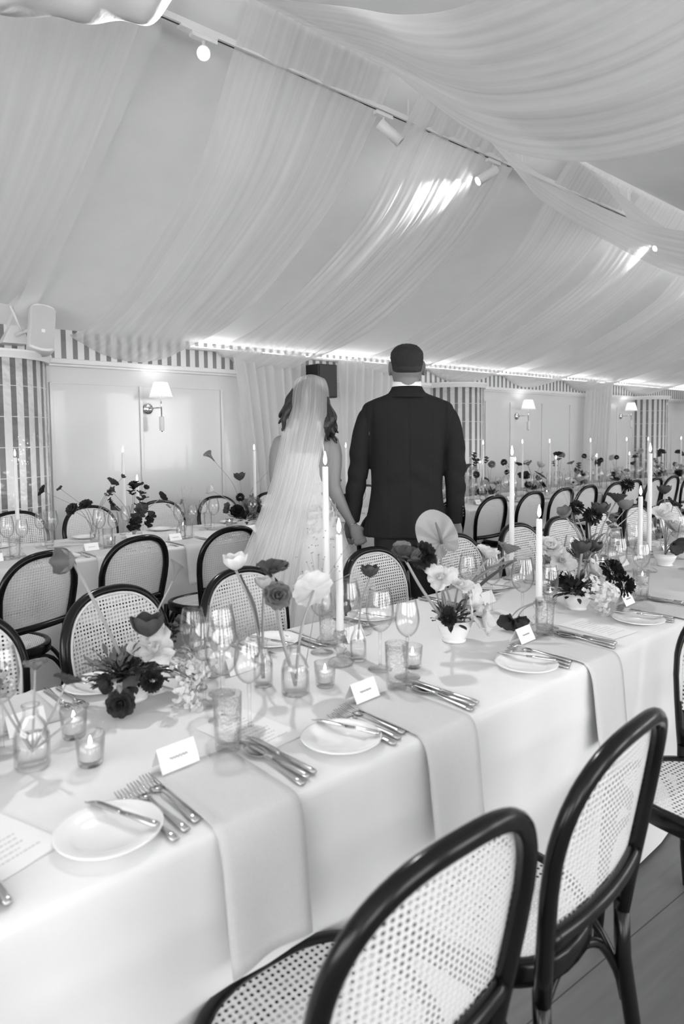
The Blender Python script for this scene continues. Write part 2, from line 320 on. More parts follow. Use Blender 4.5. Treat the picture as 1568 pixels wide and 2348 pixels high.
# ---------------------------------------------------------------- ceiling track and spotlights
TY, TZ = 3.0, 3.37
tr = empty('ceiling_track', (0, TY, TZ))
MB().box(1.3, 13, -0.018, 0.018, 0, 0.03).build('rail', 'white_metal', tr, smooth=False)
MB().box(1.3, 13, -0.004, 0.004, -0.002, 0.001).build('slot', 'dark_gap', tr, smooth=False)
k = MB()
for x in (1.45, 3.2, 5.0, 7.0, 9.0, 11.0): k.tube([(x, 0, 0.02), (x, 0, 0.18)], 0.006, 6)
k.build('hanger', 'white_metal', tr); MB().box(1.62, 1.82, -0.02, 0.02, -0.012, 0.001).build('connector', 'white_metal', tr, smooth=False, bevel=0.002)
tag(tr, 'thin white lighting track running under the ridge behind the drapes', 'track')
def spot(x, dirv, lit, label, power, cone=75):
    r = empty('track_spotlight', (x, TY, TZ - 0.005))
    MB().box(-0.07, 0.07, -0.017, 0.017, -0.025, -0.002).build('adapter', 'white_metal', r, smooth=False, bevel=0.003)
    MB().tube([(0, 0, -0.02), (0, 0, -0.075)], 0.008, 10).build('arm', 'white_metal', r)
    d = Vector(dirv).normalized(); q = d.to_track_quat('Z', 'Y').to_matrix().to_4x4(); q.translation = Vector((0, 0, -0.08)) - d * 0.03
    h = MB().lathe([(0.001, 0), (0.03, 0.0), (0.033, 0.004), (0.033, 0.17), (0.030, 0.17), (0.028, 0.155)], 24, cap=False).xf(q).build('lamp_head', 'white_metal', r)
    MB().lathe([(0.001, 0.164), (0.029, 0.164)], 24, cap=False).xf(q).build('lens', 'lamp_glow' if lit else 'dark_gap', h)
    tag(r, label, 'spotlight', None)
    if power:
        L = bpy.data.lights.new('spot_lamp', 'SPOT'); L.energy = power; L.spot_size = math.radians(cone); L.spot_blend = 0.7; L.shadow_soft_size = 0.03
        o = bpy.data.objects.new('spot_lamp', L); COL.objects.link(o); o.parent = r; o.location = Vector((0, 0, -0.08)) + d * 0.15; o.rotation_euler = d.to_track_quat('-Z', 'Y').to_euler()
spot(1.75, (-0.45, -0.75, -0.5), True, 'lit white track spotlight glaring between the two leftmost drapes', 70, 125)
spot(2.98, (0.60, -0.45, -0.66), False, 'unlit white cylinder track spotlight in the gap between middle drapes', 0)
spot(4.08, (-0.62, 0.34, -0.45), True, 'lit track spotlight shining through the sheer drape right of the middle', 80, 60)
spot(6.9, (-0.7, 0.4, -0.4), True, 'lit track spotlight farthest right, glowing behind the sagging swag', 40)
spot(8.6, (-0.7, 0.4, -0.4), True, 'lit track spotlight at the right edge beyond the swag bundle', 30)

# ---------------------------------------------------------------- sheer ceiling drapes
def drape(name_label, x0, x1, pathA, pathB, seed, dip=0.0, amp=0.012, nf=6.0, gather=0.0, cat='drape', nu=90, nv=110, cx=None):
    PA = catmull(pathA, nu); PB = catmull(pathB, nu)
    def fn(u, v):
        i = round(u * nu); a = PA[i]; b2 = PB[i]
        s = v * v * (3 - 2 * v)
        y = a[0] + (b2[0] - a[0]) * v; z = a[1] + (b2[1] - a[1]) * v
        g = gather * math.exp(-u * 4.0); xm = (x0 + x1) / 2 if cx is None else cx
        x = x0 + (x1 - x0) * v; x = x + (xm - x) * g
        w_ = amp * (fnoise(v * nf + seed, u * 0.9, seed) * 1.3 + 0.6 * fnoise(v * nf * 2.7, u * 1.7 + seed, 3.1))
        env = 0.25 + 0.75 * math.sin(PI * min(1, max(0, v))) ** 0.4
        z += w_ * env * (0.5 + 0.8 * u); y += w_ * 0.5
        if dip:
            k_ = max(0.0, (u - 0.62) / 0.38); k_ = k_ * k_ * (3 - 2 * k_)
            z -= dip * k_ * math.sin(PI * v) ** 0.8; 
        return (x, y, z)
    m = MB().grid(fn, nu, nv, lambda u, v: (u, v))
    o = m.build('ceiling_drape', 'drape'); tag(o, name_label, cat, None); return o
S1A = [(2.84, 3.54), (3.02, 3.33), (3.4, 2.88), (4.09, 2.52), (4.6, 2.33), (5.08, 2.24), (5.46, 2.235)]
S1B = [(2.88, 3.55), (3.0, 3.37), (3.42, 2.95), (4.1, 2.56), (4.6, 2.36), (5.08, 2.26), (5.46, 2.22)]
S0 = [(2.86, 3.55), (2.99, 3.34), (3.41, 3.07), (3.98, 2.78), (4.84, 2.46), (5.2, 2.40), (5.40, 2.36)]
drape('leftmost sheer white drape from ridge to eave, cut by the picture edge', -0.5, 1.43, S0, S0, 1.0, 0.0, 0.014)
drape('wide sheer drape hanging left of the unlit cylinder spotlight, ridge to eave', 1.92, 2.95, S1A, S1B, 4.0, 0.17)
drape('sheer drape lit up brightly by the spotlight, above the groom', 3.17, 4.31, S1A, S1B, 7.3, 0.17, 0.024, 12)
drape('sheer drape on the wall side, next right of the brightly lit one', 4.85, 5.95, S1A, S1B, 9.1, 0.16)
drape('sheer drape on the wall side, third right of the brightly lit one', 7.6, 8.8, S1A, S1B, 15.1, 0.16)
drape('sheer drape on the wall side, second right of the brightly lit one', 6.05, 7.3, S1A, S1B, 12.4, 0.16)
drape('sheer drape on the wall side, fourth right of the brightly lit one', 9.1, 10.3, S1A, S1B, 18.8, 0.16, nu=60, nv=60)
drape('sheer drape on the wall side, farthest right before the corner', 10.9, 12.3, S1A, S1B, 21.8, 0.16, nu=60, nv=60)
A0 = [(2.86, 3.55), (2.17, 3.18), (1.81, 2.98), (1.47, 2.87), (1.0, 2.84), (0.5, 2.95), (0.0, 3.1), (-0.6, 3.18)]
A1 = [(2.88, 3.55), (2.69, 3.36), (2.3, 3.0), (1.95, 2.77), (1.5, 2.62), (1.0, 2.62), (0.3, 2.85), (-0.6, 3.18)]
drape('big sagging swag of sheer cloth filling the upper right corner', 1.92, 2.95, A0, A1, 31.0, 0, 0.028, 8)
B0 = [(2.86, 3.55), (2.55, 3.25), (2.2, 2.9), (1.87, 2.63), (1.45, 2.37), (1.0, 2.28), (0.4, 2.5), (-0.6, 3.15)]
B1 = [(2.88, 3.5), (2.83, 3.17), (2.6, 2.94), (2.28, 2.69), (1.76, 2.35), (1.2, 2.2), (0.4, 2.45), (-0.6, 3.15)]
drape('bundled sheer swag crossing down to the right edge beneath the big swag', 3.25, 4.3, B0, B1, 35.0, 0, 0.03, 10)
drape('pale sheer swag hanging at the right edge behind the bundled swag', 4.9, 5.9, B0, B1, 38.0, 0, 0.03, 9)
# bunched cloth at the ridge, top left
def bunch(u, v):
    x = 0.1 + 1.45 * u; lo = 2.87 + (x - 0.6) * 0.36 + 0.22 * max(0, (x - 1.2) / 0.35) ** 2 - 0.02 * math.sin(u * 21) * math.sin(u * 6)
    a = PI * (0.15 + 1.5 * v); r = 0.11
    return (x + 0.02 * math.sin(v * 9 + u * 8), 2.66 + r * math.cos(a) * (1 + 0.2 * math.sin(u * 30)), lo + 0.11 - r * math.sin(a) * (1 + 0.25 * fnoise(u * 9, v * 3)) + 0.015 * math.sin(u * 34 + v * 5))
mb = MB().grid(bunch, 70, 26, lambda u, v: (u, v)); tag(mb.build('cloth_bunch', 'bunched_cloth'), 'bunched white cloth roll along the ridge, top left corner', 'drape')
# wall curtains
def curtain(x0, x1, x0b, x1b, label, seed, y=5.34):
    def fn(u, v):
        x = (x0 + (x0b - x0) * v ** 0.8) * (1 - u) + (x1 + (x1b - x1) * v ** 0.8) * u
        return (x, y + 0.035 * math.sin(u * nf * 2 * PI + 1.3 * fnoise(u * 4, v * 2, seed)) + 0.02 * fnoise(u * 11, v * 2, seed), 2.21 - 2.19 * v + 0.02 * math.sin(u * 9))
    nf = 5 + (x1 - x0) * 3
    o = MB().grid(fn, 90, 24, lambda u, v: (u, v)).build('curtain', 'window_sheer'); tag(o, label, 'curtain')
curtain(3.33, 4.18, 3.62, 4.16, 'sheer white curtain on the wall left of the bride, beside the black speaker', 1.0)
curtain(4.62, 5.62, 4.60, 5.6, 'sheer white curtain on the wall between bride and groom', 2.0)
curtain(9.66, 10.43, 9.55, 10.2, 'narrow sheer white curtain between the two small wall lamps at right', 3.0)

# ---------------------------------------------------------------- wall lamps
def sconce():
    r = empty('wall_lamp'); tag(r, 'x', 'wall lamp')
    # local: wall plane at y=0, room towards -y ; backplate at origin
    MB().lathe([(0.001, 0), (0.046, 0.0), (0.047, 0.012), (0.040, 0.024), (0.02, 0.030), (0.001, 0.031)], 28).xf(Matrix.Rotation(PI / 2, 4, 'X')).build('backplate', 'chrome', r)
    MB().tube([(0, -0.03, 0), (0.03, -0.10, 0.005), (0.05, -0.16, 0.008)], 0.006, 8).build('arm', 'chrome', r)
    MB().tube([(0.05, -0.16, -0.10), (0.05, -0.16, 0.16)], 0.006, 8).build('rod', 'chrome', r)
    MB().lathe([(0.018, -0.19), (0.021, -0.185), (0.021, -0.075), (0.018, -0.07)], 18, (0.05, -0.16, 0)).build('weight', 'white_metal', r)
    MB().tube([(0.05, -0.16, -0.2), (0.05, -0.16, -0.18)], 0.007, 8).build('finial', 'chrome', r)
    k = 64; rings = []
    for rr, z in ((0.098, 0.09), (0.096, 0.093), (0.055, 0.215), (0.053, 0.218)):
        rings.append([(0.05 + (rr + 0.0025 * (-1) ** j) * math.cos(2 * PI * j / k), -0.16 + (rr + 0.0025 * (-1) ** j) * math.sin(2 * PI * j / k), z) for j in range(k)])
    MB().rings(rings, True, False).build('lamp_shade', 'shade_pleat', r, smooth=False)
    MB().ball((0.05, -0.16, 0.155), (0.014, 0.014, 0.02)).build('bulb', 'bulb_glow', r)
    L = bpy.data.lights.new('bulb_light', 'POINT'); L.energy = 0.5; L.shadow_soft_size = 0.02
    o = bpy.data.objects.new('bulb_light', L); COL.objects.link(o); o.parent = r; o.location = (0.05, -0.16, 0.19)
    return Proto(r)
SC = sconce()
SC.put((2.575, WY, 1.665), 0, 'chrome wall lamp with pleated shade, largest, on the panel at left')
SC.put((8.02, WY, 1.665), 0, 'small wall lamp with pleated shade, right of the groom, nearer of two')
SC.put((11.02, WY, 1.70), 0, 'small wall lamp with pleated shade near the right edge, past the narrow curtain')

# ---------------------------------------------------------------- loudspeakers
def loudspeaker(x, y, w_, stand, label):
    r = empty('loudspeaker', (x, y, 0))
    MB().box(-w_, w_, -0.12, 0.12, 1.80, 2.13).build('cabinet', 'black_cloth', r, smooth=False, bevel=0.01)
    MB().box(-w_ + .015, w_ - .015, -0.126, -0.118, 1.82, 2.11).build('grille', 'black_cloth', r, smooth=False)
    if stand:
        MB().tube([(0, 0, 1.83), (0, 0, 0.9), (0, 0, 0.35)], 0.018, 12).build('pole', 'black_cloth', r)
        for a in (0.4, 2.5, 4.6): MB().tube([(0, 0, 0.75), (0.4 * math.cos(a), 0.4 * math.sin(a), 0.02)], 0.012, 8).build('leg', 'black_cloth', r)
    else: MB().tube([(0, 0.1, 1.95), (0, 0.2, 1.95)], 0.02, 10).build('bracket', 'black_cloth', r)
    tag(r, label, 'loudspeaker')
loudspeaker(4.34, 5.30, .125, False, 'black loudspeaker on the wall between the two curtains behind the bride')
loudspeaker(13.2, 5.0, .15, True, 'black loudspeaker on a stand at the far right edge')
# pale installation speaker on a bracket, top left
r = empty('ceiling_speaker', (1.61, 5.15, 2.20), 0)
T = Matrix.Rotation(math.radians(-6), 4, 'Z') @ Matrix.Rotation(math.radians(7), 4, 'Y') @ Matrix.Rotation(math.radians(-12), 4, 'X')
def sup(hw, hd, z, n=40, bow=0.02):
    pts = []
    for k in range(n):
        a = 2 * PI * k / n; c, s_ = math.cos(a), math.sin(a)
        pts.append((hw * math.copysign(abs(c) ** 0.45, c), hd * math.copysign(abs(s_) ** 0.45, s_), z + bow * (1 - (math.copysign(abs(c) ** 0.45, c)) ** 2) * (1 if z > 0 else -1)))
    return pts
MB().rings([sup(0.088 * f, 0.07 * f, z) for f, z in ((0.93, -0.158), (1.0, -0.150), (1.0, 0.150), (0.93, 0.158))]).xf(T).build('cabinet', 'white_metal', r)
g = MB()
g.grid(lambda u, v: ((u - 0.5) * 0.158, -0.074 - 0.004 * math.sin(PI * u), (v - 0.5) * (0.292 + 0.03 * math.sin(PI * u))), 12, 12).xf(T).build('grille', 'speaker_grille', r)
MB().box(-0.012, 0.012, -0.0795, -0.077, -0.012, 0.012).xf(T @ Matrix.Translation((0, 0, -0.03))).build('badge', 'white_metal', r, smooth=False)
MB().tube([(-0.02, 0.05, 0.02), (-0.08, 0.16, 0.0), (-0.11, 0.24, -0.02)], 0.014, 10).build('bracket', 'white_metal', r)
MB().tube([(-0.1, 0.12, 0.0), (-0.17, 0.14, 0.20)], 0.009, 8).build('stay', 'white_metal', r)
MB().add([(-0.21, 0.345, -0.08), (-0.03, 0.345, -0.08), (-0.03, 0.345, 0.08), (-0.1, 0.345, 0.12), (-0.21, 0.2, -0.08), (-0.03, 0.2, -0.08), (-0.03, 0.30, 0.08), (-0.1, 0.30, 0.12)], [(0, 1, 2, 3), (7, 6, 5, 4), (0, 4, 5, 1), (1, 5, 6, 2), (2, 6, 7, 3), (3, 7, 4, 0)]).build('wall_mount', 'white_metal', r, smooth=False, bevel=0.004)
tag(r, 'pale grey loudspeaker on a bracket under the eave at left', 'loudspeaker')
# ---------------------------------------------------------------- tablecloths
def tablecloth(x0, x1, y0, y1, ztop, label, seed, push):
    """long box of cloth: rounded edges, drops to the floor with soft vertical folds"""
    dx = 0.07; nx = int((x1 - x0) / dx)
    prof = []  # (y, z, out, k) across the table ; k = how free the cloth hangs
    zf = 0.012
    for k in range(31): 
        t = k / 30; prof.append((y0, zf + (ztop - 0.02 - zf) * t, -1, (1 - t) ** 0.7))
    for a in (20, 45, 70): prof.append((y0 + 0.018 * (1 - math.cos(math.radians(a))), ztop - 0.018 + 0.018 * math.sin(math.radians(a)), 0, 0))
    for k in range(1, 12): prof.append((y0 + 0.018 + (y1 - y0 - 0.036) * k / 12, ztop, 0, 0))
    for a in (70, 45, 20): prof.append((y1 - 0.018 * (1 - math.cos(math.radians(a))), ztop - 0.018 + 0.018 * math.sin(math.radians(a)), 0, 0))
    for k in range(15):
        t = 1 - k / 14; prof.append((y1, zf + (ztop - 0.02 - zf) * t, 1, (1 - t) ** 0.7))
    m = MB(); P = len(prof)
    for i in range(nx + 1):
        x = x0 + (x1 - x0) * i / nx
        for (y, z, o, k) in prof:
            wv = 0.03 * k * (fnoise(x * 2.3 + seed, o * 3.0, z * 0.8) + 0.5 * fnoise(x * 5.1, o + seed, z)) - 0.01 * k - (push[0] if o < 0 else push[1]) * min(1, max(0, (ztop - z) / 0.2))
            m.v.append((x, y + o * (wv + 0.005 * math.exp(-((z - 0.61) / 0.012) ** 2)), z))
    for i in range(nx):
        for j in range(P - 1):
            a = i * P + j; m.f.append((a, a + P, a + P + 1, a + 1))
    m.f.append(tuple(range(P))); m.f.append(tuple(nx * P + j for j in range(P))[::-1])
    o = m.build('tablecloth', 'linen'); tag(o, label, 'tablecloth'); return o
TZ1 = 0.75; Y0, Y1 = 0.955, 1.835; V0, V1 = 3.70, 4.58
tablecloth(-1.4, 6.2, Y0, Y1, TZ1, 'white floor-length cloth on the long near table in the foreground', 1.0, (0.0, 0.12))
tablecloth(-1.0, 13.6, V0, V1, TZ1, 'white floor-length cloth on the long far table along the wall', 7.0, (0.03, 0.05))

# ---------------------------------------------------------------- bentwood cane chairs
def make_chair():
    r = empty('cane_chair'); tag(r, 'x', 'chair')
    W = 0.197; ZT = 0.902
    def back(x, z):  # local y of the back at width x, height z
        return -0.172 * max(0, z - 0.46) - 0.022 * max(0, 1 - (x / W) ** 2) + (0.06 * (z - 0.46) if z < 0.46 else 0) * -0.0
    pts = []
    low = [(0.158, 0.45), (0.170, 0.52), (0.183, 0.60), (0.193, 0.67)]
    N = 34
    arc = []
    for i in range(N + 1):
        a = PI * i / N; c, s_ = math.cos(a), math.sin(a)
        arc.append((-W * math.copysign(abs(c) ** 0.80, c), ZT - 0.205 + 0.205 * abs(s_) ** 0.78))
    hoop = [(-x, z) for x, z in low] + arc[1:-1] + [(x, z) for x, z in reversed(low)]
    hp = [(x, back(x, z), z) for x, z in hoop]
    MB().tube(hp, 0.0150, 12, 1.1).build('back_frame', 'dark_wood', r)
    # cane back panel
    def wid(z):
        best = 0.17
        for (xa, za), (xb, zb) in zip(hoop, hoop[1:]):
            if xa <= 0 and min(za, zb) <= z <= max(za, zb) and abs(zb - za) > 1e-6:
                t = (z - za) / (zb - za); best = -(xa + (xb - xa) * t)
        return best
    ZB = 0.575
    def pan(u, v):
        z = ZB + (ZT - 0.004 - ZB) * (1 - (1 - v) ** 1.5)
        w_ = max(0.0, wid(z) + 0.001); x = -w_ + 2 * w_ * u
        return (x, back(x, z) + 0.0125, z)
    MB().tube([(x * 0.93, back(x, z) + 0.0145, z if z < 0.7 else 0.7 + (z - 0.7) * 0.945) for x, z in hoop[2:-2]], 0.0042, 6).build('cane_rim', 'cane_edge', r)
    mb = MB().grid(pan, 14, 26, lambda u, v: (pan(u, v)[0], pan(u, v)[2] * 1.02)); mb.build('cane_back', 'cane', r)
    rl = [(-0.176 + 0.352 * k / 14, 0, 0.572 - 0.0 * k) for k in range(15)]
    MB().tube([(x, back(x, z) - 0.001, z) for x, y, z in rl], 0.0135, 10, 1.2).build('back_rail', 'dark_wood', r)
    # seat : rounded trapezoid ring
    def seat_pt(a, k, z):
        c, s_ = math.cos(a), math.sin(a); y = 0.190 + 0.185 * k * math.copysign(abs(s_) ** 0.8, s_)
        wx_ = (0.193 + 0.026 * s_) * k
        return (wx_ * math.copysign(abs(c) ** 0.8, c), y, z)
    K = 40
    ring = []
    for k, z in ((0.86, 0.452), (0.86, 0.460), (0.90, 0.466), (0.97, 0.466), (1.0, 0.458), (1.0, 0.424), (0.97, 0.418), (0.86, 0.420), (0.86, 0.452)):
        ring.append([seat_pt(2 * PI * j / K, k, z) for j in range(K)])
    MB().rings(ring, True, False).build('seat_frame', 'dark_wood', r)
    mb = MB(); K2 = 40; R2 = 5; mb.uv = {}
    for i in range(R2 + 1):
        for j in range(K2):
            p = seat_pt(2 * PI * j / K2, 0.885 * i / R2, 0.459 - 0.004 * (1 - (i / R2) ** 2)); mb.uv[len(mb.v)] = (p[0], p[1]); mb.v.append(p)
    for i in range(R2):
        for j in range(K2): a = i * K2 + j; b_ = i * K2 + (j + 1) % K2; mb.f.append((a, b_, b_ + K2, a + K2))
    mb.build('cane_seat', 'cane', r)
    for s_ in (-1, 1):
        MB().tube([(s_ * 0.165, 0.335, 0.44), (s_ * 0.172, 0.345, 0.25), (s_ * 0.178, 0.365, 0.0)], [0.017, 0.0155, 0.0115], 12).build('leg', 'dark_wood', r)
        MB().tube([(s_ * 0.159, back(0.178, 0.47), 0.47), (s_ * 0.160, -0.010, 0.35), (s_ * 0.166, -0.035, 0.18), (s_ * 0.178, -0.075, 0.0)], [0.0150, 0.0165, 0.0155, 0.0115], 12).build('leg', 'dark_wood', r)
        f = [(s_ * 0.168, 0.337, 0.25), (s_ * 0.155, 0.325, 0.31), (s_ * 0.115, 0.315, 0.375), (s_ * 0.06, 0.31, 0.41), (s_ * 0.0, 0.32, 0.418)]
        g = [(s_ * 0.173, 0.332, 0.25), (s_ * 0.175, 0.315, 0.315), (s_ * 0.178, 0.27, 0.38), (s_ * 0.178, 0.24, 0.412), (s_ * 0.178, 0.18, 0.418)]
        h = [(s_ * 0.175, -0.008, 0.25), (s_ * 0.176, 0.012, 0.315), (s_ * 0.176, 0.06, 0.38), (s_ * 0.176, 0.12, 0.412), (s_ * 0.176, 0.17, 0.418)]
        q = [(s_ * 0.172, -0.012, 0.25), (s_ * 0.155, 0.0, 0.32), (s_ * 0.11, 0.015, 0.39), (s_ * 0.05, 0.025, 0.415), (0, 0.03, 0.42)]
        for pp in (f, g, h, q): MB().tube(catmull(pp, 12), 0.0095, 8, 1.0).build('brace', 'dark_wood', r)
    return Proto(r)
CH = make_chair()
# near side of the near table: seen from behind, big in the foreground
CH.put((0.640, 0.608, 0), math.radians(-1.5), 'dark bentwood cane chair nearest the camera, bottom centre of the picture')
CH.put((1.11, 0.615, 0), math.radians(3.5), 'tall dark bentwood cane chair at lower right, second from the camera')
CH.put((2.02, 0.66, 0), math.radians(82), 'dark cane chair turned sideways, cut off by the right edge, foreground')
CH.put((2.75, 0.50, 0), math.radians(6), 'dark cane chair beyond the sideways one, mostly outside the right edge')
lab = ['cut by the left edge, far side of near table', 'behind the large purple-black tulip arrangement, far side of near table', 'behind the white tulip bud, far side of near table', 'in front of the groom, far side of near table',
       'behind the big pale anthurium, far side of near table', 'behind the tall candle, first right of anthurium, far side', 'second chair right of the anthurium, far side of near table', 'third chair right of the anthurium, far side of near table', 'fourth chair right of the anthurium, far side of near table', 'fifth chair right of the anthurium, far side of near table']
for (x, y, a), l_ in zip(((0.385, 2.06, 184), (0.887, 2.087, 195), (1.363, 2.061, 188), (2.021, 2.044, 184), (2.60, 2.06, 182), (3.15, 2.07, 180), (3.59, 2.073, 180), (4.05, 2.07, 181), (4.55, 2.08, 179), (5.05, 2.08, 180)), lab):
    CH.put((x, y, 0), math.radians(a), 'dark-rimmed cane chair ' + l_)
nx_ = [(0.908, 3.17, 22, 'at the left edge'), (1.434, 3.327, 13, 'second from left'), (1.974, 3.293, 6, 'left of the bride veil'), (2.60, 3.36, 0, 'hidden behind the bride'), (3.25, 3.38, 0, 'between bride and groom'), (3.98, 3.39, 3, 'just right of the groom, half hidden')]
for x, y, a, l_ in nx_: CH.put((x, y, 0), math.radians(a), 'dark bentwood cane chair in far row, ' + l_)
for i, x in enumerate((4.538, 5.106, 5.615, 6.07, 6.633, 7.046, 7.56, 8.02, 8.55)):
    CH.put((x, 3.40 + 0.006 * i, 0), 0, 'dark bentwood cane chair, %s of the row right of the groom' % ORD[i])
for i, x in enumerate((0.85, 1.35, 1.86, 2.42, 2.95, 3.5, 4.1, 4.7)):
    CH.put((x, 4.93, 0), math.radians(180 + (i * 7 % 5) - 2), 'dark cane chair against the wall, %s from the left, behind far table' % ORD[i])
# ---------------------------------------------------------------- tableware prototypes
def P_(root): return Proto(root)
def wine(name, R, H, Z0, water=None):
    """stemmed glass: foot, stem, bowl ; bowl from Z0 to H, widest R"""
    r = empty(name); tag(r, 'x', 'glass')
    MB().lathe([(0.0345, 0.0), (0.0345, 0.0015), (0.02, 0.004), (0.006, 0.009), (0.0045, 0.014)], 24).build('foot', 'glass', r)
    MB().lathe([(0.0042, 0.012), (0.0036, Z0 * 0.6), (0.005, Z0)], 12).build('stem', 'glass', r)
    h = H - Z0
    out = [(0.004, Z0), (0.45 * R, Z0 + 0.06 * h), (0.82 * R, Z0 + 0.2 * h), (R, Z0 + 0.42 * h), (0.96 * R, Z0 + 0.65 * h), (0.82 * R, Z0 + 0.88 * h), (0.76 * R, H)]
    inn = [(a - 0.0012, z + 0.0006) for a, z in out[::-1]]
    b_ = MB().lathe([(q[0], q[1]) for q in catmull(out, 16)] + [(max(0.001, q[0]), q[1]) for q in catmull(inn, 12)], 28, cap=False).build('bowl', 'glass', r)
    return P_(r)
W1 = wine('wine_glass', 0.039, 0.228, 0.105); W2 = wine('wine_glass', 0.033, 0.212, 0.11)
def tumbler():
    r = empty('tumbler'); tag(r, 'x', 'glass')
    MB().lathe([(0.001, 0.004), (0.024, 0.003), (0.025, 0.0), (0.0265, 0.002), (0.0285, 0.05), (0.0305, 0.118), (0.0295, 0.118), (0.0265, 0.05), (0.023, 0.016), (0.001, 0.014)], 26, cap=False).build('glass_body', 'cut_glass', r)
    return P_(r)
TB = tumbler()
def plate():
    r = empty('side_plate'); tag(r, 'x', 'plate')
    MB().lathe([(0.001, 0.001), (0.05, 0.0), (0.054, 0.003), (0.085, 0.012), (0.087, 0.0145), (0.084, 0.0150), (0.058, 0.0075), (0.052, 0.0045), (0.001, 0.004)], 48).build('plate_body', 'china', r)
    return P_(r)
PL = plate()
def knife(L=0.225, blade=0.5):
    r = empty('knife'); tag(r, 'x', 'knife')
    hl = L * (1 - blade)
    MB().tube([(0, 0, 0.006), (0, hl * 0.1, 0.006), (0, hl * 0.6, 0.0055), (0, hl * 0.97, 0.005)], [0.0055, 0.0075, 0.006, 0.0048], 10, 0.62).build('handle', 'steel', r)
    m = MB(); n_ = 10
    rows = []
    for i in range(n_ + 1):
        t = i / n_; y = hl * 0.95 + (L - hl * 0.95) * t; w_ = 0.0085 * (1 - max(0, (t - 0.7) / 0.3) ** 2.2 * 0.95) * (0.7 + 0.3 * min(1, t * 6))
        rows.append([(-0.006, y, 0.004), (-0.006, y, 0.0062), (-0.006 + 2 * w_ * 0.9, y, 0.0045), (-0.006 + 2 * w_ * 0.9, y, 0.0038)])
    m.rings(rows).build('blade', 'steel', r)
    return P_(r)
KN = knife(); BK = knife(0.165, 0.48)
def fork(L=0.2):
    r = empty('fork'); tag(r, 'x', 'fork')
    MB().tube([(0, 0, 0.003), (0, 0.02, 0.003), (0, 0.06, 0.004), (0, L * 0.62, 0.007), (0, L * 0.68, 0.004)], [0.007, 0.0075, 0.0048, 0.0028, 0.003], 10, 0.45).build('handle', 'steel', r)
    h = MB(); h.rings([[(sx * w_, y, z + dz) for sx, dz in ((-1, 0), (1, 0), (1, 0.0018), (-1, 0.0018))] for w_, y, z in ((0.003, L * 0.66, 0.003), (0.011, L * 0.71, 0.002), (0.012, L * 0.78, 0.003))])
    for k in range(4):
        x = -0.0105 + 0.007 * k; h.tube([(x, L * 0.77, 0.004), (x, L * 0.9, 0.0045), (x * 0.92, L, 0.009)], [0.0017, 0.0016, 0.0009], 6)
    h.build('fork_head', 'steel', r); return P_(r)
FK = fork()
def spoon(L=0.2):
    r = empty('spoon'); tag(r, 'x', 'spoon')
    MB().tube([(0, 0, 0.003), (0, 0.02, 0.003), (0, 0.06, 0.004), (0, L * 0.64, 0.007), (0, L * 0.7, 0.005)], [0.007, 0.0075, 0.0048, 0.0028, 0.003], 10, 0.45).build('handle', 'steel', r)
    MB().rings([[(rr * 0.021 * math.cos(2 * PI * k / 20), L * 0.84 + rr * 0.034 * math.sin(2 * PI * k / 20), z) for k in range(20)] for rr, z in ((0.2, 0.0005), (0.7, 0.002), (1.0, 0.007), (0.98, 0.0078), (0.7, 0.0035), (0.2, 0.0018))]).build('spoon_bowl', 'steel', r); return P_(r)
SP = spoon()
def napkin(side=1, drop=0.235):
    """local: lies on table for y>0 up to .24, folds over the edge at y=0 and hangs to -drop ; origin on the table edge"""
    r = empty('napkin'); tag(r, 'x', 'napkin')
    path = [(0.245, 0.003), (0.16, 0.0035), (0.06, 0.0035), (0.018, 0.003), (0.002, -0.003), (-0.010, -0.02), (-0.018, -0.06), (-0.026, -0.16), (-0.034, -drop)]
    pp = catmull(path, 26)
    def f(u, v):
        y, z = pp[round(u * 26)]; x = (v - 0.5) * 0.172; hang = max(0, -z) / drop
        return (x * (1 - 0.04 * hang), y - 0.006 * hang * math.sin(v * 7 + 1), z + (0.004 if v < 0.06 and z > 0 else 0))
    o = MB().grid(f, 26, 10).build('napkin_cloth', 'napkin_linen', r, solid=0.0025); return P_(r)
NP = napkin(); 
def card():
    r = empty('place_card'); tag(r, 'x', 'card')
    m = MB(); hw = 0.042
    m.add([(-hw, -0.022, 0.0), (hw, -0.022, 0.0), (hw, 0, 0.043), (-hw, 0, 0.043), (hw, 0.022, 0.0), (-hw, 0.022, 0.0)], [(0, 1, 2, 3), (3, 2, 4, 5)])
    m.build('folded_card', 'card', r, smooth=False, solid=0.0006)
    t = MB(); rr = random.Random(3); T_ = Matrix.Translation((0, -0.0122, 0.0215)) @ Matrix.Rotation(math.radians(63), 4, 'X')
    x = -0.020
    pts = []
    for k in range(46):   # one looped handwritten name, too small to read
        pts.append((x, 0.0022 * math.sin(k * 1.9) + 0.0012 * math.sin(k * 0.8), 0.0006)); x += 0.00088
    t.tube(pts, 0.00045, 4).xf(T_).build('handwriting', 'ink', r); return P_(r)
CD = card()
def votive(h=0.062, R=0.029, wax=0.026):
    r = empty('votive_candle'); tag(r, 'x', 'candle')
    MB().lathe([(0.001, 0.003), (R * 0.8, 0.0), (R * 0.86, 0.004), (R, h), (R - 0.002, h), (R * 0.8, 0.010), (0.001, 0.008)], 28, cap=False).build('glass_cup', 'glass', r)
    MB().lathe([(0.001, 0.011), (0.019, 0.011), (0.020, 0.014), (0.020, 0.011 + wax), (0.017, 0.012 + wax), (0.001, 0.010 + wax)], 22).build('wax', 'wax', r)
    MB().lathe([(0.0005, 0), (0.003, 0.003), (0.0038, 0.007), (0.0022, 0.013), (0.0004, 0.019)], 10, (0, 0, 0.013 + wax)).build('flame', 'flame', r); return P_(r)
VO = votive()
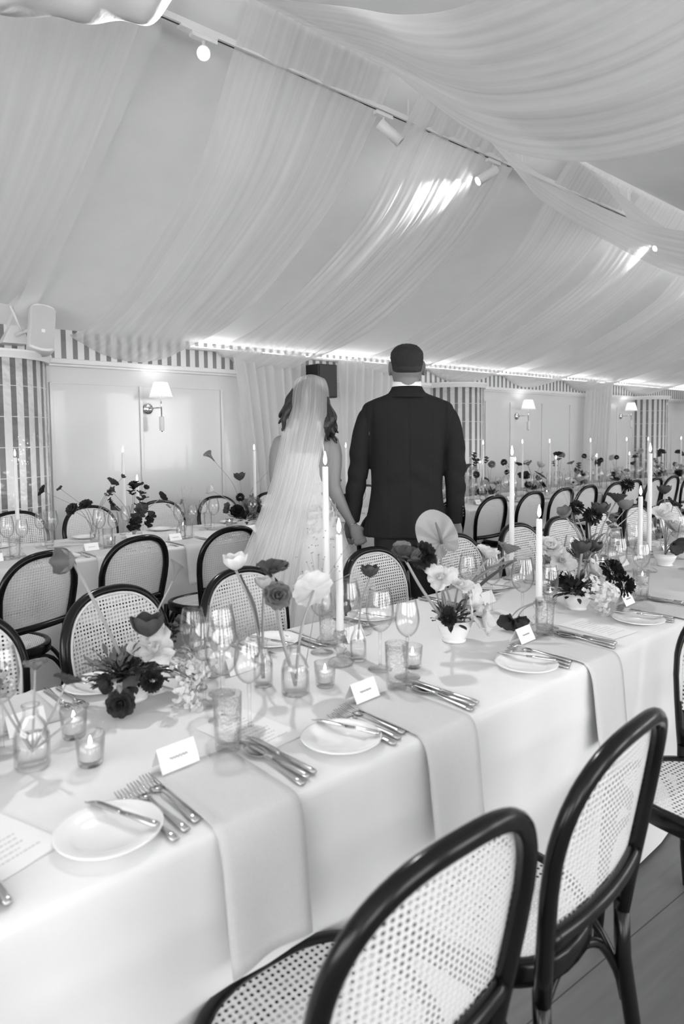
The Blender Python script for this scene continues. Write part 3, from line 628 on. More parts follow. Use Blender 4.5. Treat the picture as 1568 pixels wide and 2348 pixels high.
def taper(H, label):
    """glass candlestick plus lit taper, total height H"""
    r = empty('candlestick'); tag(r, 'x', 'candlestick')
    MB().lathe([(0.001, 0.0), (0.036, 0.0), (0.038, 0.005), (0.030, 0.014), (0.012, 0.022), (0.010, 0.035), (0.019, 0.045), (0.010, 0.055), (0.010, 0.07), (0.02, 0.082), (0.018, 0.095), (0.013, 0.10), (0.012, 0.085), (0.001, 0.082)], 26, cap=False).build('glass_body', 'cut_glass', r)
    c = empty('taper_candle'); tag(c, 'x', 'candle')
    z0 = 0.084
    MB().lathe([(0.0105, 0), (0.0112, 0.01), (0.0095, H - z0 - 0.045), (0.0085, H - z0 - 0.042), (0.003, H - z0 - 0.043)], 20).build('wax', 'wax', c)
    MB().tube([(0, 0, H - z0 - 0.046), (0.0005, 0, H - z0 - 0.034)], 0.0009, 6).build('wick', 'wick', c)
    MB().lathe([(0.0005, 0), (0.0045, 0.006), (0.0058, 0.014), (0.0045, 0.026), (0.002, 0.036), (0.0004, 0.042)], 12, (0, 0, H - z0 - 0.036)).build('flame', 'flame', c)
    return P_(r), P_(c), z0
CS_T, CT_T, z0c = taper(0.60, ''); CS_S, CT_S, _ = taper(0.415, '')
def put_candle(x, y, tall, lab, z=TZ1 + 0.001, grp=None):
    a, b_ = (CS_T, CT_T) if tall else (CS_S, CT_S)
    sz = 'tall' if tall else 'short'
    a.put((x, y, z), 0, 'clear glass candlestick holding the %s lit taper %s' % (sz, lab)); b_.put((x, y, z + z0c), 0, '%s white lit taper candle %s' % (sz, lab))
# ---------------------------------------------------------------- near table, near-edge settings
EZ = TZ1 + 0.0015
def setting_near(xc, who, full=True, glasses=True, wx=0.0):
    """place setting at the near edge of the near table ; who = words that single it out"""
    NP.put((xc, Y0, EZ - 0.002), 0, 'grey linen napkin hanging over the near table edge, %s' % who)
    PL.put((xc - 0.222, 1.063, EZ), 0, 'white side plate on the near table edge, %s' % who)
    BK.put((xc - 0.165, 1.005, EZ + 0.015), math.radians(20), 'butter knife resting across the side plate, %s' % who)
    for k, dx in enumerate((-0.148, -0.122, -0.096)):
        FK.put((xc + dx, 0.975 + 0.012 * k, EZ), math.radians(3 - k), ['outermost', 'middle', 'innermost'][k] + ' of three silver forks, %s' % who)
    SP.put((xc + 0.112, 0.975, EZ), math.radians(-2), 'silver spoon right of the napkin, %s' % who)
    KN.put((xc + 0.132, 0.985, EZ), math.radians(2), 'silver knife beside the spoon, %s' % who)
    KN.put((xc + 0.152, 0.99, EZ), math.radians(1), 'outermost silver knife right of the napkin, %s' % who)
    CD.put((xc - 0.03, 1.205, EZ + 0.004), math.radians(4), 'white folded place card beyond the napkin, %s' % who)
    if glasses:
        TB.put((xc + 0.088, 1.20, EZ), 0, 'cut-glass tumbler at near table edge setting, %s' % who)
        W2.put((xc + 0.165, 1.235, EZ), 0, 'stemmed wine glass, nearer of the pair, near table, %s' % who)
        W1.put((xc + 0.155, 1.33, EZ), 0.5, 'larger stemmed wine glass, farther of the pair, near table, %s' % who)
near_x = ((0.085, 'setting cut off at left edge'), (0.632, 'first full setting from left'), (1.137, 'second full setting from left'), (1.825, 'third full setting from left'), (2.50, 'fourth full setting from left'), (3.18, 'fifth full setting from left'))
for x, who in near_x: setting_near(x, who, glasses=(x > 0.2))
# far-edge settings, turned round to face the far chairs
for i, x in enumerate((0.43, 0.99, 1.42, 2.12, 2.68, 3.22, 3.70, 4.2)):
    who = '%s place along the far side, near table' % ORD[i]
    NP.put((x, Y1, EZ - 0.002), PI, 'grey linen napkin, %s' % who)
    PL.put((x + 0.222, 1.735, EZ), 0, 'white side plate, %s' % who)
    BK.put((x + 0.17, 1.79, EZ + 0.015), math.radians(200), 'butter knife on the plate, %s' % who)
    for k, dx in enumerate((0.145, 0.115)): FK.put((x + dx, 1.815, EZ), PI, ['outer', 'inner'][k] + ' silver fork, %s' % who)
    KN.put((x - 0.12, 1.81, EZ), PI + 0.03, 'inner silver knife, %s' % who); KN.put((x - 0.145, 1.81, EZ), PI, 'outer silver knife, %s' % who)
    CD.put((x, 1.59, EZ), PI + 0.1, 'folded place card, %s' % who)
    TB.put((x - 0.09, 1.60, EZ), 0, 'cut-glass tumbler, %s' % who)
    W2.put((x - 0.155, 1.555, EZ), 0, 'smaller stemmed wine glass, %s' % who); W1.put((x - 0.12, 1.475, EZ), 0, 'larger stemmed wine glass, %s' % who)
# menus : printed sheets lying flat
def menu(x, y, a, label):
    r = empty('menu_sheet', (x, y, EZ), a); MB().box(-0.07, 0.07, -0.105, 0.105, 0, 0.0007).build('paper', 'menu_paper', r, smooth=False)
    t = MB(); rr = random.Random(5)
    for k in range(11):
        yy = 0.075 - k * 0.0145; wd = rr.uniform(0.015, 0.042); xx = -wd
        while xx < wd:
            d = rr.uniform(0.003, 0.008); t.box(xx, xx + d, yy, yy + 0.0018, 0.0007, 0.0009); xx += d + 0.0022
    t.build('print', 'ink', r, smooth=False); tag(r, label, 'menu')
menu(0.80, 1.24, math.radians(8), 'printed menu sheet lying flat beside the second tumbler from left, near table')
menu(0.25, 1.17, math.radians(20), 'printed menu sheet lying flat at the left edge of the near table')
menu(1.98, 1.40, math.radians(-12), 'printed menu sheet lying flat left of the lilac bowl')
menu(2.10, 1.12, math.radians(-5), 'printed menu sheet lying flat in front of the lilac bowl')
# candles
put_candle(1.35, 1.63, True, 'in front of the bride'); put_candle(1.24, 1.44, False, 'in front of the bride')
put_candle(2.42, 1.68, True, 'right of the groom'); put_candle(1.94, 1.24, False, 'right of the anthurium')
put_candle(3.16, 1.43, True, 'near the right edge, near table'); put_candle(2.94, 1.37, False, 'near the right edge, near table')
for x, y, l_ in ((0.48, 1.33, 'at lower left, nearer of two'), (0.50, 1.48, 'at lower left, farther of two'), (1.10, 1.34, 'right of the round glass bottle'), (1.37, 1.28, 'left of the white footed bowl'), (2.30, 1.42, 'behind the lilac bowl'), (2.86, 1.32, 'near the right edge, near table'), (2.62, 1.24, 'beside the fourth tumbler'), (3.05, 1.60, 'beyond the right tall candle'), (0.15, 1.5, 'far left of near table')):
    VO.put((x, y, EZ), 0, 'lit votive candle in clear glass ' + l_)

# ---------------------------------------------------------------- far table
FX = [0.91, 1.434, 1.974, 2.55, 3.15, 3.98, 4.538, 5.106, 5.615, 6.07, 6.633, 7.046, 7.56, 8.02, 8.55, 9.1, 9.7, 10.3, 10.9, 11.5]
for i, x in enumerate(FX):
    who = '%s place from left, far table' % ORD[i]
    NP.put((x + 0.06, V0, EZ - 0.002), 0, 'grey napkin hanging over the edge, %s' % who)
    if i < 12: CD.put((x + 0.04, 3.96, EZ), 0.05, 'folded white place card, %s' % who)
    TB.put((x + 0.15, 3.98, EZ), 0, 'cut-glass tumbler, near side, %s' % who)
    W2.put((x + 0.20, 4.01, EZ), 0, 'smaller wine glass, near side, %s' % who); W1.put((x + 0.14, 4.08, EZ), 0, 'larger wine glass, near side, %s' % who)
    if i < 5:
        PL.put((x - 0.17, 3.80, EZ), 0, 'white side plate, near side, %s' % who)
        KN.put((x + 0.19, 3.73, EZ), 0, 'silver knife, near side, %s' % who); FK.put((x - 0.06, 3.72, EZ), 0, 'silver fork, near side, %s' % who)
        KN.put((x + 0.21, 3.73, EZ), 0, 'outer silver knife, near side, %s' % who)
        PL.put((x + 0.20, 4.48, EZ), 0, 'white side plate, wall side, %s' % who)
    TB.put((x - 0.08, 4.33, EZ), 0, 'cut-glass tumbler, wall side, %s' % who); W2.put((x - 0.14, 4.29, EZ), 0, 'smaller wine glass, wall side, %s' % who); W1.put((x - 0.10, 4.21, EZ), 0, 'larger wine glass, wall side, %s' % who)
VL = 'on far table'
for x, y, tall, l_ in ((1.10, 4.05, 1, 'in front of the left striped pilaster'), (0.98, 4.0, 0, 'at the left edge, far table'), (1.90, 4.46, 1, 'left of the large wall lamp'), (1.88, 4.20, 0, 'beneath the large wall lamp'), (2.79, 4.19, 1, 'left of the bride, far table'), (3.66, 4.15, 1, 'between bride and groom, far table'),
        (5.42, 4.1, 1, 'first tall one right of the groom'), (5.40, 4.12, 0, 'first short one right of the groom'), (6.09, 4.1, 1, 'second tall one right of the groom'), (6.05, 4.16, 0, 'second short one right of the groom'), (6.61, 4.1, 1, 'third tall one right of the groom'), (6.74, 4.1, 0, 'third short one right of the groom'),
        (7.49, 4.1, 1, 'before the narrow curtain, far table'), (7.64, 4.1, 0, 'before the narrow curtain, far table'), (8.39, 4.1, 1, 'below the small farthest wall lamp'), (8.47, 4.1, 0, 'below the small farthest wall lamp'), (8.99, 4.1, 1, 'before the third striped pilaster'), (10.03, 4.1, 1, 'at the right edge, far table')):
    put_candle(x, y, bool(tall), l_)
for i, (x, y) in enumerate(((1.62, 4.02), (2.28, 4.35), (2.62, 4.28), (3.3, 4.1), (4.25, 4.05), (4.9, 4.05), (5.8, 4.0), (6.4, 4.0), (7.2, 4.0), (8.0, 4.0), (9.0, 4.0))):
    VO.put((x, y, EZ), 0, 'small lit votive candle, %s from left on the far table' % ORD[i])
W2.put((0.16, 1.33, EZ), 0, 'stemmed wine glass cut by the left edge, near table, nearer one'); W1.put((0.30, 1.44, EZ), 0, 'larger stemmed wine glass at the left edge, near table')
W1.put((0.36, 1.50, EZ), 0, 'large wine glass just left of the two left votives, near table'); W2.put((0.80, 1.44, EZ), 0, 'extra wine glass behind the first tumbler pair, near table')
# ---------------------------------------------------------------- flowers
def petal(m, base, yaw, L, Wd, tilt, curl, ruff=0.0, cup=0.3, seed=0.0, nu=6, nv=6, tip=0.5):
    """one petal growing from base; tilt=angle from vertical at the base, curl=added outward bend towards the tip"""
    T = Matrix.Translation(base) @ Matrix.Rotation(yaw, 4, 'Z')
    spine = []; x = z = 0.0
    for i in range(nu + 1):
        a = tilt + curl * (i / nu) ** 1.3; spine.append((x, z, a)); x += L / nu * math.sin(a); z += L / nu * math.cos(a)
    def fn(u, v):
        x_, z_, a = spine[round(u * nu)]; s = (v - 0.5) * 2
        w_ = Wd * (math.sin(PI * (0.10 + 0.87 * u)) ** .8 if tip > .85 else (.28 + .72 * (1 - (1 - u) ** 2) ** .9) * (max(0, 1 - u ** 6) ** .5 + .22 * u ** 6))
        d = cup * w_ * (s * s) + ruff * L * fnoise(s * 2.2 + seed, u * 2.5, seed * 1.7) * u
        return T @ Vector((x_ - d * math.cos(a), s * w_, z_ + d * math.sin(a)))
    m.grid(fn, nu, nv)
BLOOM = {}
def bloom_mesh(kind, variant=0):
    """list of (part name, material, MB) with the bloom's base at the origin, opening towards +Z, size about 1 unit = 1 m"""
    key = (kind, variant)
    if key in BLOOM: return BLOOM[key]
    rr = random.Random(hash_(kind) + variant); m = MB(); c = None; O = (0, 0, 0)
    if kind == 'tulip':
        for k in range(6): petal(m, O, k * PI / 3 + rr.uniform(-.1, .1), 0.060, 0.024, 1.2 if k % 2 else 1.1, -1.5 + rr.uniform(-.1, .15), 0.06, 0.45, k + variant, tip=0.8)
    elif kind == 'open_tulip':
        for k in range(7): petal(m, O, k * 2 * PI / 7 + rr.uniform(-.2, .2), rr.uniform(.05, .065), 0.026, 0.9, rr.uniform(-.5, .5), 0.22, 0.3, k + variant * 3)
        c = ('flower_centre', 'pollen', MB().ball((0, 0, 0.012), (0.007, 0.007, 0.014)))
    elif kind == 'poppy':
        for k in range(9): petal(m, (0, 0, 0.002 * (k % 2)), k * 2 * PI / 9 + rr.uniform(-.2, .2), rr.uniform(.036, .046), 0.021, 1.0, rr.uniform(-.1, .5), 0.25, 0.2, k + variant * 2)
        c = ('flower_centre', 'pollen', MB().ball((0, 0, 0.012), (0.010, 0.010, 0.008)))
    elif kind == 'ranunculus':
        for ring, (n_, L, t, cu) in enumerate(((5, .022, .15, -.5), (7, .032, .5, -.9), (9, .042, .9, -1.0), (10, .050, 1.25, -.9), (10, .052, 1.6, -.5))):
            for k in range(n_): petal(m, O, k * 2 * PI / n_ + ring * .4 + rr.uniform(-.1, .1), L, L * 0.45, t, cu, 0.16, 0.25, k + ring * 3.3 + variant, 5, 5)
    elif kind == 'scabiosa':
        for k in range(60):
            a = k * 2.39996; z = 1 - 2 * (k + .5) / 72; r_ = math.sqrt(max(0, 1 - z * z)) * .024
            petal(m, (r_ * .5 * math.cos(a), r_ * .5 * math.sin(a), 0.018 + z * .012), a, .02, .008, max(.05, math.acos(max(-1, min(1, z)))), .3, .3, .2, k * 1.3, 3, 3)
    elif kind == 'anthurium':
        def fn(u, v):
            a = (v - 0.5) * 2 * PI * 0.985; r_ = 0.055 * (1.0 + 0.28 * math.cos(a)) * (1 - 0.35 * math.exp(-((abs(a) - PI) / 0.45) ** 2)) * (1 + 0.12 * math.cos(2 * a))
            return (u * r_ * math.cos(a) * 1.15, u * r_ * math.sin(a) * 1.12, 0.012 * u * u + 0.007 * math.sin(9 * abs(a)) * u * (1.25 - u) - 0.01 * abs(math.sin(a)) * u * u * u)
        m.grid(fn, 8, 44)
        c = ('spadix', 'petal_grey', MB().tube([(-0.005, 0, 0.002), (0.012, 0, 0.018), (0.032, 0, 0.028), (0.05, 0, 0.034)], [.004, .005, .0045, .002], 8))
    elif kind == 'calla':
        def fn(u, v):
            a = (v - .5) * 2 * PI * 1.08; r_ = 0.004 + 0.024 * u ** 2.2 * (1 + .55 * math.cos(a)); return (r_ * math.cos(a), r_ * math.sin(a), 0.075 * u * (1 + .14 * u * math.cos(a)) - 0.01 * u ** 3)
        m.grid(fn, 10, 24); c = ('spadix', 'petal_white', MB().tube([(0, 0, .01), (0, 0, .055)], .003, 8))
    elif kind == 'lilac':
        for k in range(130):
            t = rr.random(); a = rr.random() * 2 * PI; r_ = (0.038 * (1 - t) + .008) * math.sqrt(rr.random()) ** .6; z = t * .085; y_ = rr.random() * 6
            T4 = Matrix.Translation((r_ * math.cos(a), r_ * math.sin(a), z)) @ Vector((math.cos(a), math.sin(a), .6 + t)).to_track_quat('Z', 'Y').to_matrix().to_4x4(); fm = MB()
            for q in range(4): petal(fm, (0, 0, 0), y_ + q * PI / 2, .0062, .0034, 1.35, .1, 0, .1, 0, 3, 2)
            m.merge(fm, T4)
    elif kind == 'sweet_pea':
        for k in range(5):
            b_ = ((k % 2) * .016 - .008, 0.004 * k - .008, k * .014)
            for q in range(4): petal(m, b_, q * PI / 2 + k * 1.9, .024, .012, .9, .4, .35, .1, k + q * 1.7, 4, 4)
    elif kind == 'orchid':
        for q in range(6): petal(m, O, q * PI / 3 + .2, .055 + .02 * (q % 2), .03, 1.0, .55, .28, .15, q * 1.9 + variant * 5)
        for q in range(3): petal(m, (0, 0, .004), q * 2.1, .032, .018, .45, -.3, .4, .3, q + 9 + variant)
    elif kind == 'seed_pod': m.ball((0, 0, .008), (.006, .006, .009))
    out = [('bloom', None, m)] + ([c] if c else []); BLOOM[key] = [(a, b_, x.mesh(a, b_ or 'petal_white'), ) for a, b_, x in out]
    return BLOOM[key]
def hash_(s): return sum(ord(ch) * (i + 3) for i, ch in enumerate(s)) % 997
MESHC = {}
def matmesh(me, m):
    k = (me.name, m)
    if k not in MESHC:
        c = me.copy(); c.materials.clear(); c.materials.append(MATS[m]); MESHC[k] = c
    return MESHC[k]
NAMES = dict(tulip='tulip', open_tulip='open_tulip', poppy='poppy', ranunculus='ranunculus', scabiosa='scabiosa', anthurium='anthurium', calla='calla_lily', lilac='lilac_sprig', sweet_pea='sweet_pea', orchid='ruffled_white_flower', seed_pod='poppy_pod')
def flower(kind, m, foot, head, label, face=None, size=1.0, var=0, stem='stem_light', sr=0.0026, bend=0.35, leaf=None, group=None, lean=None):
    """one cut flower standing from foot to head ; face=direction the bloom opens to"""
    foot = Vector(foot); head = Vector(head); r = empty(NAMES[kind], foot)
    h = head - foot; mid = foot + h * 0.5 + Vector((lean or (-h.x * bend * .6, -h.y * bend * .6, abs(h.z) * 0.08)))
    pts = [Vector(p) - foot for p in catmull([tuple(foot), tuple(mid), tuple(head)], 12)]
    MB().tube(pts, [sr * (1.1 - .35 * i / 12) for i in range(13)], 7).build('stem', stem, r)
    d = Vector(face).normalized() if face else (pts[-1] - pts[-2]).normalized()
    q = d.to_track_quat('Z', 'X').to_matrix().to_4x4(); rz = Matrix.Rotation(var * 1.3 + 0.4, 4, 'Z'); sc_ = Matrix.Scale(size, 4)
    bl = None
    for nm, mm, me in bloom_mesh(kind, var % 3):
        o = bpy.data.objects.new(nm, matmesh(me, mm or m)); COL.objects.link(o); o.parent = r
        o.matrix_local = Matrix.Translation(pts[-1]) @ q @ rz @ sc_
        if bl is None: bl = o
        else: o.parent = bl; o.matrix_local = Matrix()
    for (t, L, Wd, yaw, tilt, cu) in (leaf or []):
        p = pts[int(t * 12)]; mb = MB(); petal(mb, p, yaw, L, Wd, tilt, cu, 0.04, .35, yaw, 8, 4, .9); mb.build('leaf', 'leaf_green' if stem == 'stem_light' else 'leaf_dark', r)
    tag(r, label, 'flower', group); return r
def bowl(x, y, label, R=0.058, H=0.062, z=EZ):
    r = empty('footed_bowl', (x, y, z)); MB().lathe([(0.001, 0.0), (R * .62, 0.0), (R * .60, 0.006), (R * .56, 0.010), (R * .78, H * .45), (R * .98, H), (R * .94, H), (R * .74, H * .5), (R * .4, .014), (.001, .012)], 36).build('bowl_body', 'china', r)
    MB().lathe([(0.001, H * .72), (R * .82, H * .72)], 24, cap=False).build('moss', 'leaf_dark', r); tag(r, label, 'bowl')
def bottle(x, y, label, R=0.032, H=0.115, neck=0.015, z=EZ, fill=.5):
    r = empty('bud_vase', (x, y, z))
    MB().lathe([(0.001, .002), (R * .9, 0), (R, .006), (R * 1.0, H * .5), (R * .8, H * .68), (neck, H * .82), (neck * .95, H * .95), (neck * 1.2, H), (neck * .95, H), (neck * .75, H * .93), (neck * .8, H * .82), (R * .72, H * .67), (R * .92, H * .5), (R * .9, .01), (.001, .008)], 26, cap=False).build('glass_body', 'glass', r)
    MB().lathe([(.001, .010), (R * .88, .010), (R * .9, H * fill), (.001, H * fill)], 22, cap=False).build('water', 'water', r); tag(r, label, 'vase')
def leafy(x, y, z, n_, R, m, label, seed, L=0.05, flat=0.6):
    """spray of foliage at the rim of a bowl: one plant cutting"""
    rr = random.Random(seed); r = empty('foliage_sprig', (x, y, z)); mb = MB(); st = MB()
    for k in range(n_):
        a = rr.random() * 2 * PI; e = rr.uniform(.35, 1.75); d = rr.uniform(.2, 1) * R
        p = (d * math.cos(a) * math.sin(e), d * math.sin(a) * math.sin(e), d * math.cos(e) * flat)
        petal(mb, p, a, L * rr.uniform(.6, 1.1), L * .2, e, rr.uniform(-.2, .8), .15, .2, k * 1.1, 4, 3, .9)
        if k % 4 == 0: st.tube([(0, 0, 0), tuple(c * .6 for c in p), p], .0012, 5)
    mb.build('leaves', m, r); st.build('twigs', 'leaf_dark', r); tag(r, label, 'foliage')
F = flower
zt = EZ
LF = [(.35, .10, .012, 1.2, .35, .5)]; LFB = [(.3, .13, .016, 2.6, .3, .6), (.45, .09, .012, 5.6, .4, .7)]
# --- dark bowl arrangement at left
bx, by = 0.69, 1.60; bowl(bx, by, 'white bowl under the dark leafy arrangement at left, near table')
leafy(bx, by, zt + .06, 230, .085, 'leaf_dark', 'dark leafy sprig filling the bowl at left, near table', 3, .034)
leafy(bx - .05, by - .02, zt + .08, 70, .08, 'leaf_green', 'grey-green sprig leaning left out of the left bowl', 4, .036)
F('tulip', 'petal_dark', (bx + .01, by, zt + .05), (.725, 1.58, .905), 'large dark striped tulip upright in the left bowl', (0, 0, 1), 1.25, 0, sr=.004)
F('orchid', 'petal_white', (bx, by - .01, zt + .05), (.728, 1.56, .868), 'white double tulip just below the dark tulip, left bowl', (-.2, -.5, .9), .95, 0, sr=.004, leaf=[(.5, .12, .02, 3.9, 1.9, 1.0)])
F('lilac', 'petal_white', (bx + .03, by - .02, zt + .05), (.785, 1.53, .80), 'white lilac sprig spilling right from the left bowl, upper', (.55, -.5, .3), 1.2, 0)
F('lilac', 'petal_white', (bx + .02, by - .03, zt + .05), (.755, 1.49, .785), 'white lilac sprig spilling down the front of the left bowl', (.2, -.7, -.35), 1.0, 1)
F('lilac', 'petal_pale', (bx + .04, by, zt + .05), (.80, 1.60, .81), 'white lilac sprig at the back right of the left bowl', (.8, .1, .4), 1.0, 2)
F('tulip', 'petal_grey', (bx, by + .01, zt + .05), (.555, 1.61, 1.115), 'grey drooping tulip on the long pale stem at left, near table', (-.75, -.3, .15), .95, 1, sr=.0045, bend=-.1)
F('calla', 'petal_grey', (bx + .02, by + .01, zt + .05), (.81, 1.61, 1.03), 'dark grey calla bud rising right of the left bowl', (.35, -.1, .8), .7, 0, bend=.1)
F('poppy', 'petal_black', (bx - .02, by, zt + .06), (.61, 1.55, .825), 'black anemone leaning far left from the left bowl', (-.8, -.4, .1), .7, 0, bend=0)
F('ranunculus', 'petal_dark', (bx - .02, by, zt + .06), (.62, 1.51, .785), 'dark ranunculus hanging low left of the left bowl', (-.5, -.7, .1), .7, 1)
F('sweet_pea', 'petal_dark', (bx + .02, by, zt + .06), (.80, 1.62, .86), 'dark sweet pea at the right back of the left bowl', (.3, 0, .8), 1.0, 0)
F('scabiosa', 'petal_black', (bx + .02, by - .03, zt + .05), (.70, 1.53, .81), 'black scabiosa low in the middle of the left bowl', (0, -.8, .3), .9, 0)
# --- bottles at the far left
bottle(.39, 1.40, 'clear glass bottle vase at the left edge, near table', .034, .125)
bottle(.32, 1.52, 'second clear bottle vase behind, cut by the left edge', .03, .12)
for i, (hx, hy, hz, k_, mm) in enumerate(((.33, 1.40, .915, 'sweet_pea', 'petal_grey'), (.41, 1.43, .935, 'poppy', 'petal_grey'), (.46, 1.40, .90, 'poppy', 'petal_dark'), (.36, 1.44, .885, 'sweet_pea', 'petal_pale'), (.47, 1.33, .87, 'seed_pod', 'petal_grey'))):
    F(k_, mm, (.39, 1.40, zt + .03), (hx, hy, hz), ['pale grey sweet pea', 'grey open anemone', 'dark nodding anemone', 'pale drooping sweet pea', 'thin stem with a green pod'][i] + ' in the bottle at the left edge', None, .75, i, bend=-.2)
F('poppy', 'petal_grey', (.32, 1.52, zt + .03), (.34, 1.50, .93), 'grey anemone in the second bottle at the left edge', None, .8, 1)
# --- the two clear bottles in the middle
bottle(1.01, 1.35, 'round-shouldered clear bottle vase in the middle of the near table', .036, .125)
bottle(.98, 1.45, 'narrow clear bottle vase left of the round-shouldered one', .026, .12, .013)
F('tulip', 'petal_white', (.98, 1.45, zt + .02), (.91, 1.46, 1.065), 'white tulip bud standing left of the two middle bottles', (-.1, 0, 1), .95, 0, sr=.0045, leaf=[(.35, .17, .017, 2.9, .2, .2)])
F('tulip', 'petal_pale', (.98, 1.45, zt + .02), (1.0, 1.47, 1.0), 'smaller pale tulip bud behind the dark flowers, middle bottles', (.05, 0, 1), .75, 1, sr=.004)
F('poppy', 'petal_dark', (1.01, 1.35, zt + .02), (.955, 1.36, 1.065), 'dark ruffled anemone, upper of two, over the round bottle', (-.05, -.15, 1), 1.05, 0, sr=.004, bend=-.5)
F('ranunculus', 'petal_grey', (1.01, 1.35, zt + .02), (.955, 1.345, 1.012), 'grey-brown ruffled anemone, lower of two, over the round bottle', (-.3, -.7, .3), .72, 2, sr=.004, bend=-.4)
F('ranunculus', 'petal_white', (1.01, 1.35, zt + .02), (1.09, 1.37, 1.00), 'large white ranunculus seen from behind, right of the round bottle', (.2, .75, .35), 1.12, 0, sr=.004, bend=.3)
# --- footed bowl with anthurium
bx, by = 1.65, 1.36; bowl(bx, by, 'white footed bowl under the large pale anthurium', .062, .072)
F('anthurium', 'spathe', (bx - .02, by + .03, zt + .06), (1.655, 1.42, 1.06), 'large pale anthurium with ribbed face, centre of the near table', (-.45, -.80, .35), 1.2, 0, sr=.004)
F('poppy', 'petal_dark', (bx - .04, by, zt + .06), (1.43, 1.36, 1.035), 'dark spread-petalled flower left of the anthurium', (-.2, -.25, 1), 1.35, 1, sr=.005, bend=-.2)
F('scabiosa', 'petal_black', (bx - .03, by, zt + .06), (1.535, 1.40, 1.02), 'black frilly scabiosa below the anthurium', (-.3, -.6, .6), 1.4, 1)
F('poppy', 'petal_grey', (bx - .03, by + .02, zt + .06), (1.50, 1.44, 1.05), 'small grey ruffled bloom left above the black scabiosa', (-.3, -.3, 1), .8, 2)
F('scabiosa', 'petal_black', (bx - .03, by, zt + .06), (1.60, 1.38, .945), 'black frilly scabiosa behind the white blooms, anthurium bowl', (0, -.6, .6), 1.1, 2)
F('orchid', 'petal_white', (bx - .01, by, zt + .06), (1.55, 1.33, .965), 'white ruffled bloom highest in the anthurium bowl, leaning left', (-.5, -.4, .7), .8, 1, sr=.004)
F('orchid', 'petal_white', (bx, by, zt + .06), (1.62, 1.32, .93), 'white ruffled bloom in the middle of the anthurium bowl', (.1, -.5, .8), .75, 2, sr=.004)
F('orchid', 'petal_white', (bx + .02, by - .02, zt + .05), (1.67, 1.31, .85), 'largest white ruffled bloom over the rim of the anthurium bowl', (.25, -.75, .3), 1.2, 0)
F('open_tulip', 'petal_white', (bx + .03, by - .02, zt + .05), (1.70, 1.31, .815), 'white open tulip lowest at the rim of the anthurium bowl', (.35, -.7, .05), 1.05, 1)
F('open_tulip', 'petal_white', (bx + .03, by, zt + .06), (1.85, 1.38, .985), 'pale peony tulip right of the anthurium', (.1, -.2, 1), .95, 2, sr=.004, leaf=[(.5, .18, .014, 5.6, .9, .5)])
F('open_tulip', 'petal_grey', (bx + .03, by, zt + .06), (1.905, 1.34, 1.0), 'grey striped tulip leaning right beside the short candle', (.3, -.1, 1), .8, 0, sr=.004, leaf=[(.3, .2, .013, 5.7, .8, .3)])
F('scabiosa', 'petal_black', (bx - .05, by, zt + .05), (1.575, 1.32, .845), 'small black frilly bloom at the left rim of the anthurium bowl', (-.6, -.5, .2), .85, 0)
leafy(bx - .02, by, zt + .07, 40, .06, 'leaf_dark', 'dark foliage at the rim of the anthurium bowl', 8, .045)
F('tulip', 'petal_dark', (1.30, 1.43, zt + .06), (1.34, 1.42, .99), 'slim dark tulip leaf-like bud left of the dark spread flower', (0, 0, 1), .8, 2); bottle(1.30, 1.43, 'slim clear bud vase among the glasses in the middle', .024, .11, .012)
F('open_tulip', 'petal_dark', (1.99, 1.26, zt + .09), (1.88, 1.31, .79), 'dark tulip head nodding down to the table by the third place card', (-.6, -.2, -.3), .8, 1, bend=-.3); bottle(1.99, 1.26, 'slim clear bud vase holding the nodding dark tulip', .022, .115, .012)
F('open_tulip', 'petal_dark', (1.99, 1.26, zt + .09), (1.90, 1.30, .785), 'second dark tulip head beside the nodding one', (-.3, -.6, -.3), .7, 2, bend=-.3)
# --- lilac bowl
bx, by = 2.29, 1.30; bowl(bx, by, 'white bowl under the lilac and dark tulip arrangement, right')
F('lilac', 'petal_white', (bx, by - .02, zt + .05), (2.255, 1.22, .835), 'white lilac sprig hanging at the front of the right bowl', (-.15, -.65, .1), 1.35, 0)
F('lilac', 'petal_white', (bx, by - .02, zt + .05), (2.27, 1.21, .80), 'white lilac sprig drooping lowest at the front of the right bowl', (0, -.4, -.6), 1.0, 1)
F('lilac', 'petal_pale', (bx - .02, by + .02, zt + .05), (2.22, 1.32, .90), 'pale lilac sprig at the upper left of the right bowl', (-.2, -.1, .8), 1.1, 2)
F('tulip', 'petal_dark', (bx, by, zt + .05), (2.265, 1.27, .965), 'dark upright tulip on a thick stem, middle of the right bowl', (0, 0, 1), 1.05, 0, sr=.006)
F('tulip', 'petal_dark', (bx + .02, by, zt + .05), (2.375, 1.29, .955), 'dark round tulip, right neighbour of the upright one, right bowl', (.1, -.2, 1), 1.0, 1, sr=.004)
F('ranunculus', 'petal_white', (bx - .03, by, zt + .05), (2.14, 1.33, .99), 'large cream ranunculus at the left of the right bowl', (-.2, -.4, .7), 1.0, 1)
F('orchid', 'petal_pale', (bx - .03, by, zt + .05), (2.17, 1.30, .945), 'pale ruffled bloom below the cream ranunculus, right bowl', (-.4, -.5, .3), .8, 2)
F('open_tulip', 'petal_white', (bx + .02, by, zt + .05), (2.33, 1.27, .885), 'white open bloom in the middle of the right bowl', (.2, -.6, .5), .9, 1)
F('scabiosa', 'petal_black', (bx + .03, by, zt + .05), (2.39, 1.25, .875), 'black frilly cluster at the right of the lilac, upper', (.3, -.5, .3), 1.5, 0)
F('scabiosa', 'petal_black', (bx + .03, by - .01, zt + .05), (2.41, 1.21, .835), 'black frilly cluster at the right of the lilac, lower', (.4, -.5, 0), 1.4, 2)
